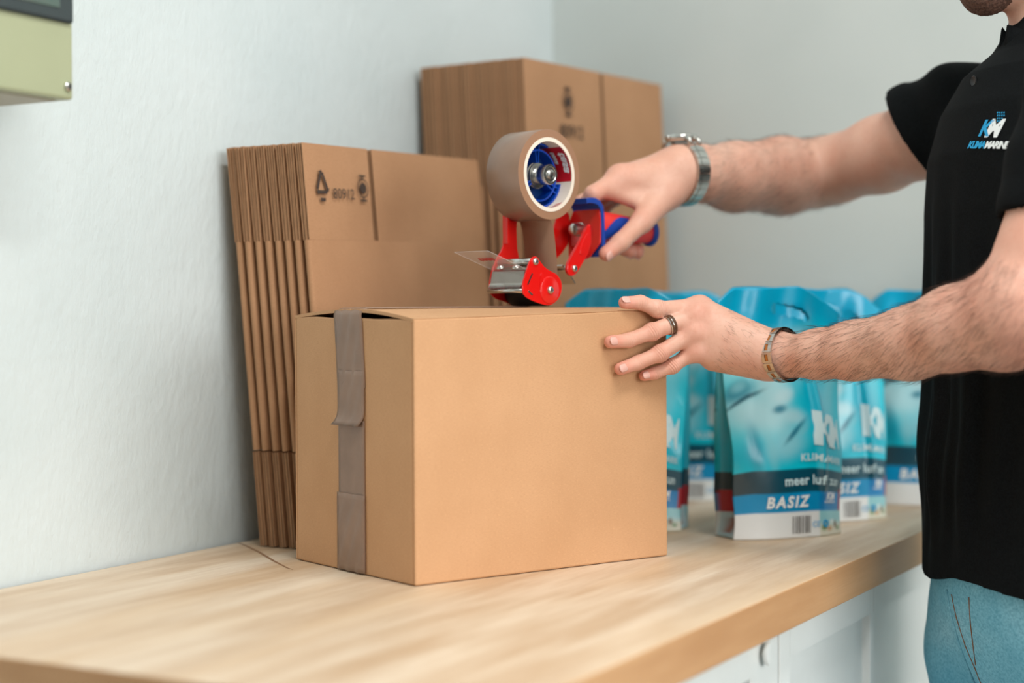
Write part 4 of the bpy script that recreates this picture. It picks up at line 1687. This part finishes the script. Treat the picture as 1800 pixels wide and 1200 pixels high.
def shirt_fn(P):
    d, L = trunk(P)
    s, f, z = L[:, 0], L[:, 1], L[:, 2]
    ang = np.arctan2(s, f)
    fold = .0035 * np.sin(9 * ang + 3 * z) * np.clip((1.36 - z) / .2, 0, 1) + .0030 * np.sin(17 * ang - 9 * z + 1.3) * np.clip((1.30 - z) / .25, 0, 1) * np.clip((z - .86) / .1, 0, 1)
    fold += .004 * np.sin(38 * (z + .45 * f + .2 * s)) * np.exp(-((z - 1.02) / .10) ** 2) * .6
    d = d - fold * np.clip((z - .88) / .09, .2, 1)
    # sleeves
    SR = [(2.0371, .4948, 1.4060, .066), (2.0617, .5531, 1.3855, .0645), (2.0969, .6134, 1.3704, .0640)]
    dr = chain(P, SR, .02)
    dr = dr - .0025 * np.sin(95 * ((P - CUF_R) @ CN_R) + 2) * np.clip(-((P - CUF_R) @ CN_R) / .03, 0, 1)
    dr = np.maximum(dr, (P - CUF_R) @ CN_R)
    SL = [(1.7200, .3010, 1.3720, .060), (1.6890, .3150, 1.2880, .0560), (1.6740, .3240, 1.2286, .0555)]
    dl = chain(P, SL, .02)
    dl = dl - .0025 * np.sin(80 * ((P - CUF_L) @ CN_L) + 1) * np.clip(-((P - CUF_L) @ CN_L) / .03, 0, 1)
    dl = np.maximum(dl, (P - CUF_L) @ CN_L)
    # hems stand proud a little
    hr = np.abs((P - CUF_R) @ CN_R + .013)
    d = smin(d, dr - .0012 * (hr < .0125), .022)
    d = smin(d, dl, .022)
    # cut hem and hollow the openings
    hem = .880 + .006 * np.sin(3 * ang)
    d = np.maximum(d, hem - z)
    tin, _ = trunk(P, -.018)
    d = np.maximum(d, -np.maximum(tin, z - .93))
    inr = chain(P, [(a, b, c, r - .0075) for a, b, c, r in SR], .02)
    d = np.maximum(d, -np.maximum(inr, -((P - CUF_R) @ CN_R) - .022))
    inl = chain(P, [(a, b, c, r - .0065) for a, b, c, r in SL], .02)
    d = np.maximum(d, -np.maximum(inl, -((P - CUF_L) @ CN_L) - .022))
    return d


SVt, SQ = sdf_mesh(shirt_fn, (1.55, .16, .86), (2.14, .66, 1.53), .0030, slack=1.9)
shirt_me = np_mesh('polo_shirt', SVt - PO, SQ)
shirt = link('polo_shirt', shirt_me, M['shirt'], person, label='black short-sleeved polo shirt')
shirt_bvh = BVHTree.FromPolygons([tuple(v) for v in SVt], [tuple(int(i) for i in q) for q in SQ])

# collar: band around the neck folded outwards, open at the front
V, Fc = [], []
prof = [(.0560, 1.425), (.0555, 1.468), (.0560, 1.4805), (.0585, 1.4835), (.0612, 1.4800), (.0635, 1.464), (.0665, 1.4420), (.0650, 1.4400), (.0625, 1.452), (.0590, 1.425)]
na = 48
for k in range(na + 1):
    a = .10 + (2 * math.pi - .20) * k / na
    fr_ = math.exp(-((min(a, 2 * math.pi - a) - .10) / .30) ** 2)
    for j, (r, z) in enumerate(prof):
        dz = -.018 * (0.5 + .5 * math.cos(a)) + .006
        lift = (.012 * fr_ if 4 <= j <= 5 else 0)
        p = NK + FV * (math.cos(a) * r * 1.02 - .004 + (.004 * fr_ if 4 <= j <= 7 else 0)) + SV * (math.sin(a) * r) + np.array([0, 0, z + dz + lift])
        V.append(p - PO)
np_ = len(prof)
for k in range(na):
    for j in range(np_):
        Fc.append([k * np_ + j, k * np_ + (j + 1) % np_, (k + 1) * np_ + (j + 1) % np_, (k + 1) * np_ + j])
Fc.append(list(range(np_)))
Fc.append(list(range(na * np_, na * np_ + np_)))
mesh('collar', V, Fc, M['shirt'], shirt, True)


def drape(p, dirn, off=.0012):
    """drop a point onto the shirt along a direction"""
    h = shirt_bvh.ray_cast(Vector(p) - Vector(dirn) * .25, Vector(dirn))
    if h[0] is None:
        return Vector(p)
    return h[0] - Vector(dirn) * off


# chest print on the left breast: letters lie in the chest's own tangent frame
LC = Vector((1.7560, .3955, 1.3480)) 
ln = -(Vector(SV) * .62 + Vector(FV) * .60).normalized()          # from outside towards the chest
lx = Vector((0, 0, 1)).cross(ln).normalized()
lx = (Vector((0, 0, 1)).cross(-ln)).normalized()                   # reading direction seen from outside
lz = Vector((0, 0, 1))


def on_chest(a, b):
    a, b = a * .70 - .0085, b * .70
    q = LC + lx * (a * math.cos(-.12) - b * math.sin(-.12)) + lz * (a * math.sin(-.12) + b * math.cos(-.12))
    return drape(q, ln) - Vector(PO)


decal('chest_logo', text_geo('K', .034, .38, .0010, .003), lambda a, b: on_chest(a - .024, b + .004), M['shirt_blue'], shirt)
decal('chest_logo', text_geo('M', .036, .38, .0016, .003), lambda a, b: on_chest(a - .010, b + .003), M['white'], shirt)
decal('chest_lettering', text_geo('KLIMA', .0145, .35, .0007, .003, .84), lambda a, b: on_chest(a - .0420, b - .0145), M['shirt_blue'], shirt)
wk = max(a for a, b in text_geo('KLIMA', .0145, .35, .0007, None, .84)[0])
decal('chest_lettering', text_geo('MARINE', .0145, .35, .0007, .003, .84), lambda a, b: on_chest(a - .0420 + wk * .98, b - .0145), M['white'], shirt)
dots = []
for j in range(4):
    for i in range(4 - (j > 1) - (j > 2)):
        dots.append(disc_poly(.016 + i * .0042 + .0012 * j, .0385 - j * .0042, .0013, 8))
decal('chest_logo', poly_geo(dots), lambda a, b: on_chest(a - .008, b), M['shirt_blue'], shirt)
# placket edge seam and button
fn_ = -(Vector(SV) * .18 + Vector(FV)).normalized()
for k, (s_, z_) in enumerate(((.018, 1.418),)):
    q = Vector(pw(s_, .09, z_))
    h = drape(q, fn_, .0005)
    lathe('button', [(0, 0), (.0055, 0), (.0060, .0010), (.0050, .0020), (.0035, .0015), (0, .0015)], h - Vector(PO), -fn_, plain('black_button', lin(10, 10, 12), .35), shirt, 18)

# jeans
ZJ = 0.0


def jeans_fn(P):
    L = (P - A_(T0)) @ PR
    s, f, z = L[:, 0], L[:, 1], L[:, 2]
    d = ell(L, (0, -.012, .885), (.160, .100, .135))
    d = smin(d, ell(L, (0, -.040, .80), (.150, .090, .10)), .04)
    for sg in (-1, 1):
        lf_ = -.058 if sg > 0 else -.008
        leg = seg(L, (sg * .082, lf_, .80), (sg * .090, lf_ + .004, .48), .084, .064)
        leg = smin(leg, seg(L, (sg * .090, lf_ + .004, .48), (sg * .095, lf_ - .006, .06), .066, .054), .03)
        leg = leg - .0030 * np.sin(70 * z + 30 * s + 9 * f) * np.exp(-((z - .78) / .07) ** 2) - .004 * np.sin(55 * z + 12 * f) * np.exp(-((z - .47) / .07) ** 2) - .004 * np.sin(75 * z) * np.exp(-((z - .10) / .06) ** 2)
        d = smin(d, leg, .012 if sg > 0 else .035)
    d = np.maximum(d, .045 - z)
    d = np.maximum(d, z - .955)
    return d


JV, JQ = sdf_mesh(jeans_fn, (1.60, .14, .02), (2.14, .64, .98), .0045, slack=1.7)
jeans = link('jeans', np_mesh('jeans', JV - PO, JQ), M['denim'], person, label='light blue washed denim jeans')
jb = BVHTree.FromPolygons([tuple(v) for v in JV], [tuple(int(i) for i in q) for q in JQ])


def on_jeans(s, z, f=.3):
    o = Vector(pw(s, f, z))
    h = jb.ray_cast(o, Vector(-FV))
    return (h[0] + Vector(FV) * .0006 if h[0] is not None else o) - Vector(PO)


for pts in ([(.012, .865), (.014, .84), (.016, .81), (.018, .785), (.012, .765), (.004, .752)], [(.050, .868), (.044, .84), (.036, .815), (.024, .79)]):
    tube('stitching', [on_jeans(a, b) for a, b in pts], 0.0006, M['stitch'], jeans, 6)
tube('fly_seam', [on_jeans(a, b) for a, b in ((.0, .868), (.0, .84), (.0, .81), (-.002, .78), (-.004, .75))], .0016, M['denim'], jeans, 6)
for sg in (-1, 1):
    bm = bmesh.new()
    c = Vector(pw(sg * .097, .035 + (-.058 if sg > 0 else -.008), 0)) - Vector(PO)
    rows = []
    for (f, w_, h_) in ((-.075, .030, .060), (-.06, .037, .075), (0, .040, .085), (.05, .043, .065), (.10, .045, .048), (.14, .038, .038), (.165, .020, .026)):
        ring = []
        for k in range(14):
            a = math.pi * k / 13
            ring.append(bm.verts.new(c + Vector(FV) * f + Vector(SV) * (w_ * math.cos(a)) + Vector((0, 0, h_ * max(math.sin(a), 0.0) ** .7 + .001))))
        rows.append(ring)
    for a, b in zip(rows, rows[1:]):
        for k in range(13):
            bm.faces.new([a[k], a[k + 1], b[k + 1], b[k]])
        bm.faces.new([a[13], a[0], b[0], b[13]])
    bm.faces.new(rows[0])
    bm.faces.new(rows[-1])
    bm_obj('shoe', bm, M['shoe'], person, True)

# hair, beard, eyes
def hair_fn(P):
    N = (P - A_(NK)) @ PR
    d = ell(N, (0, .012, 1.655), (.084, .104, .102))
    d = d - .003 * np.sin(90 * N[:, 1] + 50 * N[:, 0])
    cut = ell(N, (0, .115, 1.610), (.085, .075, .085))
    d = np.maximum(d, -cut)
    return np.maximum(d, 1.575 - N[:, 2] + np.clip(N[:, 1] * 1.0, -.03, .06))


HV, HQ = sdf_mesh(hair_fn, (1.70, .20, 1.52), (2.05, .55, 1.80), .004, slack=1.8)
link('hair', np_mesh('hair', HV - PO, HQ), M['hair'], person)


def jaw_fn(P):
    N = (P - A_(NK)) @ PR
    nz = .0010 * np.sin(900 * N[:, 0] + 410 * N[:, 2]) * np.sin(760 * N[:, 1] - 350 * N[:, 2])
    d = head_fn(N) - .0018 - nz
    line = 1.553 + .9 * np.clip(.055 - N[:, 1], 0, .06) + .012 * np.exp(-(N[:, 0] / .030) ** 2) * (N[:, 1] > .08)
    d = np.maximum(d, N[:, 2] - line)
    d = np.maximum(d, .012 - N[:, 1])
    return np.maximum(d, -ell(N, (0, .116, 1.556), (.024, .020, .008)))


QV, QQ = sdf_mesh(jaw_fn, (1.72, .26, 1.47), (2.0, .54, 1.64), .0018, slack=1.8)
link('beard', np_mesh('beard', QV - PO, QQ), M['beard'], person, label='short dark stubble beard')
for sg in (-1, 1):
    c = Vector(pw(sg * .032, .098, 1.636, NK)) - Vector(PO)
    e_ = lathe('eye', [(0, -.012), (.0085, -.0085), (.012, 0), (.0085, .0085), (.0052, .0108), (0, .012)], c, tuple(FV), M['eye'], person, 20)
    lathe('iris', [(.0055, .0106), (.003, .0120), (0, .0124)], c, tuple(FV), M['iris'], e_, 16)

# fingernails
def nail(tip, prev, outward, size, parent=person):
    tip, prev, o = Vector(tip[:3]), Vector(prev[:3]), Vector(outward)
    d = (tip - prev).normalized()
    o = (o - d * o.dot(d)).normalized()
    s = d.cross(o).normalized()
    V, Fc = [], []
    nu_, nv_ = 8, 7
    for lay in (0, 1):
        for j in range(nv_ + 1):
            for i in range(nu_ + 1):
                a = (i / nu_ * 2 - 1)
                b = (j / nv_ * 2 - 1)
                wid = math.sqrt(max(.05, 1 - abs(b) ** 3.2 * .93))
                ang = a * .72 * wid
                r = size * (1.02 if lay else .94) - (.05 * size * b * b)
                V.append(tip + d * (b * size * .85 - size * .05) + s * (math.sin(ang) * r) + o * (math.cos(ang) * r) - Vector(PO))
    st = (nu_ + 1) * (nv_ + 1)
    q = lambda l, j, i: l * st + j * (nu_ + 1) + i
    for j in range(nv_):
        for i in range(nu_):
            for l in (0, 1):
                Fc.append([q(l, j, i), q(l, j, i + 1), q(l, j + 1, i + 1), q(l, j + 1, i)])
        for i in (0, nu_):
            Fc.append([q(0, j, i), q(0, j + 1, i), q(1, j + 1, i), q(1, j, i)])
    for i in range(nu_):
        for j in (0, nv_):
            Fc.append([q(0, j, i), q(0, j, i + 1), q(1, j, i + 1), q(1, j, i)])
    return mesh('fingernail', V, Fc, M['nail'], parent, True)


fo = -(WU) * .9
for f, ex in zip(L_F, ((0, 0, .9), (0, 0, .25), (0, 0, .2), (0, 0, .2))):
    nail(f[3], f[2], Vector(fo) - Vector(fw) * .3 + Vector(ex), f[3][3])
thn = GMAT.to_3x3() @ Vector((-.3, -.75, -.5))
nail(R_TH[3], R_TH[2], thn, R_TH[3][3])
for f in R_F[1:]:
    nail(f[3], f[2], Vector((0, 0, -1)), f[3][3])

# arm hair: fine strands combed towards the hand
bvn = np.empty(len(BV) * 3, np.float32)
body.data.vertices.foreach_get('normal', bvn)
bvn = bvn.reshape(-1, 3)


def strands(L, n, lo_t, hi_t, seed, lmin, lmax):
    rg_ = np.random.default_rng(seed)
    pts = A_([p[:3] for p in L])
    # nearest chain segment for every skin vertex in the arm's box
    cand = np.where(((BV > pts.min(0) - .06) & (BV < pts.max(0) + .06)).all(1))[0]
    X = BV[cand]
    best = np.full(len(X), 9.0)
    tt = np.zeros(len(X))
    dirs = np.zeros((len(X), 3))
    acc = 0.0
    for a, b, ra, rb in zip(pts, pts[1:], [p[3] for p in L], [p[3] for p in L[1:]]):
        ba = b - a
        ln_ = np.linalg.norm(ba)
        t = np.clip((X - a) @ ba / ln_ ** 2, 0, 1)
        dd = np.linalg.norm(X - a - t[:, None] * ba, axis=1)
        u = dd < best
        best[u] = dd[u]
        tt[u] = acc + t[u] * ln_
        dirs[u] = -ba / ln_
        acc += ln_
    ok = (best < .062) & (tt > lo_t) & (tt < hi_t)
    ok &= ~((X[:, 0] - 1.74) ** 2 * 0 + (X[:, 2] < 0) > 0)
    cand, dirs = cand[ok], dirs[ok]
    pick = rg_.integers(0, len(cand), n)
    P0 = BV[cand[pick]] + rg_.normal(0, .0009, (n, 3))
    Nn = bvn[cand[pick]]
    Dd = dirs[pick] + np.array([0, 0, -.55]) + rg_.normal(0, .22, (n, 3))
    Dd -= (Dd * Nn).sum(1)[:, None] * Nn
    Dd /= np.linalg.norm(Dd, axis=1)[:, None] + 1e-6
    Ln = rg_.uniform(lmin, lmax, n)
    return P0, Nn, Dd, Ln


def hair_mesh(sets, rad):
    V, Fc = [], []
    for P0, Nn, Dd, Ln in sets:
        n = len(P0)
        side = np.cross(Dd, Nn)
        rows = []
        for k, (al, lf, rr_) in enumerate(((0, -.0004, 1), (.35, .10, 1), (.7, .16, .8), (1, .17, .25))):
            c = P0 + Dd * (Ln * al)[:, None] + Nn * (Ln * lf if k else np.full(n, -.0004))[:, None]
            for q in range(3):
                a = 2 * math.pi * q / 3
                rows.append(c + (side * math.cos(a) + Nn * math.sin(a)) * rad * rr_)
        A = np.stack(rows, 1)                       # n, 12, 3
        off = sum(len(v) for v in V)
        V.append(A.reshape(-1, 3))
        base_ = off + np.arange(n)[:, None] * 12
        for k in range(3):
            for q in range(3):
                q2 = (q + 1) % 3
                Fc.append(np.stack([base_[:, 0] + 3 * k + q, base_[:, 0] + 3 * k + q2, base_[:, 0] + 3 * k + 3 + q2, base_[:, 0] + 3 * k + 3 + q], 1))
    return np.concatenate(V), np.concatenate(Fc)


sets = [strands(ARM_L, 5200, .012, .335, 3, .009, .019), strands(ARM_R, 3200, .012, .29, 4, .009, .018)]
hv, hq = hair_mesh(sets, .000075)
link('arm_hair', np_mesh('arm_hair', hv - PO, hq), M['arm_hair'], person, kind='stuff')
# a few fine hairs on the back of the left hand
HB = [tuple(WL) + (.02,), (1.7250, .7050, 1.1450, .02)]
s3 = strands(HB, 650, .01, .075, 5, .006, .011)
keepf = (s3[1] @ np.array(fw) < -.35)
hv, hq = hair_mesh([tuple(x[keepf] for x in s3)], .00006)
link('hand_hair', np_mesh('hand_hair', hv - PO, hq), M['arm_hair'], person, kind='stuff')
print('person built in', round(_time.time() - _t0, 1), 's', len(BQ), len(SQ), len(JQ))


# ------------------------------------------------------------------ things worn at the wrists and on the finger
body_bvh = BVHTree.FromPolygons([tuple(v) for v in BV], [tuple(int(i) for i in q) for q in BQ])


def wrist_ring(c, axis, up_hint, n, off=.001):
    """points and outward normals around a limb, found by casting towards its axis"""
    c, ax_ = Vector(c), Vector(axis).normalized()
    x = (Vector(up_hint) - ax_ * Vector(up_hint).dot(ax_)).normalized()
    y = ax_.cross(x)
    res = []
    for k in range(n):
        a = 2 * math.pi * k / n
        dr = x * math.cos(a) + y * math.sin(a)
        h = body_bvh.ray_cast(c + dr * .09, -dr, .09)
        r = (h[0] - c).length if h[0] is not None else .026
        res.append((dr, r + off))
    rs = [r for _, r in res]
    sm = [sum(rs[(k + j) % n] for j in (-2, -1, 0, 1, 2)) / 5 for k in range(n)]
    return c, ax_, [(d, max(s, r * .97)) for (d, r), s in zip(res, sm)]


def band_block(bm, c, ax_, ring, a0, a1, w0, w1, t0, t1, n=3):
    """curved block between angles (in ring index units) a0..a1, axial w0..w1, height t0..t1"""
    N = len(ring)

    def pt(a, w, t):
        k = int(math.floor(a))
        fr_ = a - k
        d0, r0 = ring[k % N]
        d1, r1 = ring[(k + 1) % N]
        d = d0.lerp(d1, fr_).normalized()
        return c + d * (r0 + (r1 - r0) * fr_ + t) + ax_ * w
    L = []
    for k in range(n + 1):
        a = a0 + (a1 - a0) * k / n
        L.append([bm.verts.new(pt(a, w, t)) for w, t in ((w0, t0), (w1, t0), (w1, t1), (w0, t1))])
    for p, q in zip(L, L[1:]):
        for j in range(4):
            bm.faces.new([p[j], p[(j + 1) % 4], q[(j + 1) % 4], q[j]])
    bm.faces.new(L[0])
    bm.faces.new(list(reversed(L[-1])))


# link bracelet, left wrist
axL = (Vector(ARM_L[1][:3]) - Vector(ARM_L[0][:3])).normalized()
cL = Vector(ARM_L[0][:3]) + axL * .002
NR = 72
c, ax_, ring = wrist_ring(cL, axL, (0, 0, 1), NR, .0012)
ring = [(d, min(r, .0320)) for d, r in ring]
br = thing('link_bracelet', 'steel link bracelet with amber wood inlays on the wrist of the hand steadying the carton', 'bracelet', tuple(cL))
nl = 18
stp = NR / nl
cl0 = c - c
for k in range(nl):
    a0, a1 = k * stp + .22, (k + 1) * stp - .22
    bm = bmesh.new()
    band_block(bm, cl0, ax_, ring, a0, a1, -.0065, -.0022, 0, .0024)
    band_block(bm, cl0, ax_, ring, a0, a1, .0022, .0065, 0, .0024)
    band_block(bm, cl0, ax_, ring, a0, a0 + .55, -.0022, .0022, 0, .0024)
    band_block(bm, cl0, ax_, ring, a1 - .55, a1, -.0022, .0022, 0, .0024)
    band_block(bm, cl0, ax_, ring, a0 - .30, a1 + .30, -.0050, .0050, 0, .0012)
    lk = bm_obj('link', bm, M['steel'], br)
    bm = bmesh.new()
    band_block(bm, cl0, ax_, ring, a0 + .6, a1 - .6, -.0016, .0016, .0004, .0021)
    bm_obj('inlay', bm, M['wood_inlay'], lk, label='amber wood inlay')

# wristwatch, right wrist
axR = (Vector(ARM_R[1][:3]) - Vector(ARM_R[0][:3])).normalized()
cR = Vector(ARM_R[0][:3]) + axR * .004
c, ax_, ring = wrist_ring(cR, axR, (-.15, .1, 1), NR, .0018)
wa = thing('wristwatch', 'steel wristwatch with a metal link band on the arm holding the tape dispenser', 'wristwatch', tuple(cR))
nl = 26
stp = NR / nl
for k in range(nl):
    if k <= 2 or k >= nl - 3:
        continue
    a0, a1 = k * stp + .10, (k + 1) * stp - .10
    for w0, w1, t1 in ((-.0095, -.0040, .0028), (-.0037, .0037, .0034), (.0040, .0095, .0028)):
        bm = bmesh.new()
        band_block(bm, Vector((0, 0, 0)), ax_, ring, a0, a1, w0, w1, 0, t1)
        bm_obj('band_link', bm, M['steel'], wa)
dW, rW = ring[0]
cc_ = dW * (rW + .0005)
case = lathe('watch_case', [(0, 0), (.0175, 0), (.0195, .0018), (.0200, .0045), (.0195, .0066), (.0178, .0080), (.0165, .0082), (.0160, .0074), (0, .0074)], cc_, tuple(dW), M['steel'], wa, 40)
lathe('dial', [(.0158, .0074), (.0158, .0077), (0, .0077)], cc_, tuple(dW), M['dial'], case, 32)
lathe('crystal', [(.0160, .0078), (.0140, .0088), (0, .0092)], cc_, tuple(dW), M['clear'], case, 32)
sd = dW.cross(ax_).normalized()
for sgn in (-1, 1):
    bm = bmesh.new()
    b0 = ax_ * -.0095
    for wv in (-.0075, .0075):
        add_tube(bm, [cc_ + sd * sgn * .015 + ax_ * wv + dW * .004, cc_ + sd * sgn * .022 + ax_ * wv + dW * .001, cc_ + sd * sgn * .0245 + ax_ * wv - dW * .006], [.0034, .003, .0024], 8)
    bm_obj('lug', bm, M['steel'], case, True)
tube('crown', [cc_ + ax_ * .0195 + dW * .0045, cc_ + ax_ * .0235 + dW * .0045], .0026, M['steel'], case, 14)
tube('crown', [cc_ - ax_ * .0195 + dW * .0045, cc_ - ax_ * .0235 + dW * .0045], .0026, M['steel'], case, 14)

# ring on the middle finger
f = L_F[1]
a, b = Vector(f[0][:3]), Vector(f[1][:3])
cF = a.lerp(b, .60)
c, ax_, ring = wrist_ring(cF, (b - a), (0, 0, 1), 36, .0003)
ring = [(d, .0101) for d, r in ring]
rg_t = thing('finger_ring', 'dark wood and steel band ring on a finger of the hand steadying the carton', 'ring', tuple(cF))
z0 = Vector((0, 0, 0))
bm = bmesh.new()
band_block(bm, z0, ax_, ring, 0, 36, -.0036, .0036, -.0006, .0008, 48)
bm_obj('ring_band', bm, M['steel'], rg_t, True)
for w0 in (-.0027, .0004):
    bm = bmesh.new()
    band_block(bm, z0, ax_, ring, 0, 36, w0, w0 + .0023, .0, .0011, 48)
    bm_obj('ring_inlay', bm, M['dark_wood'], rg_t, True)
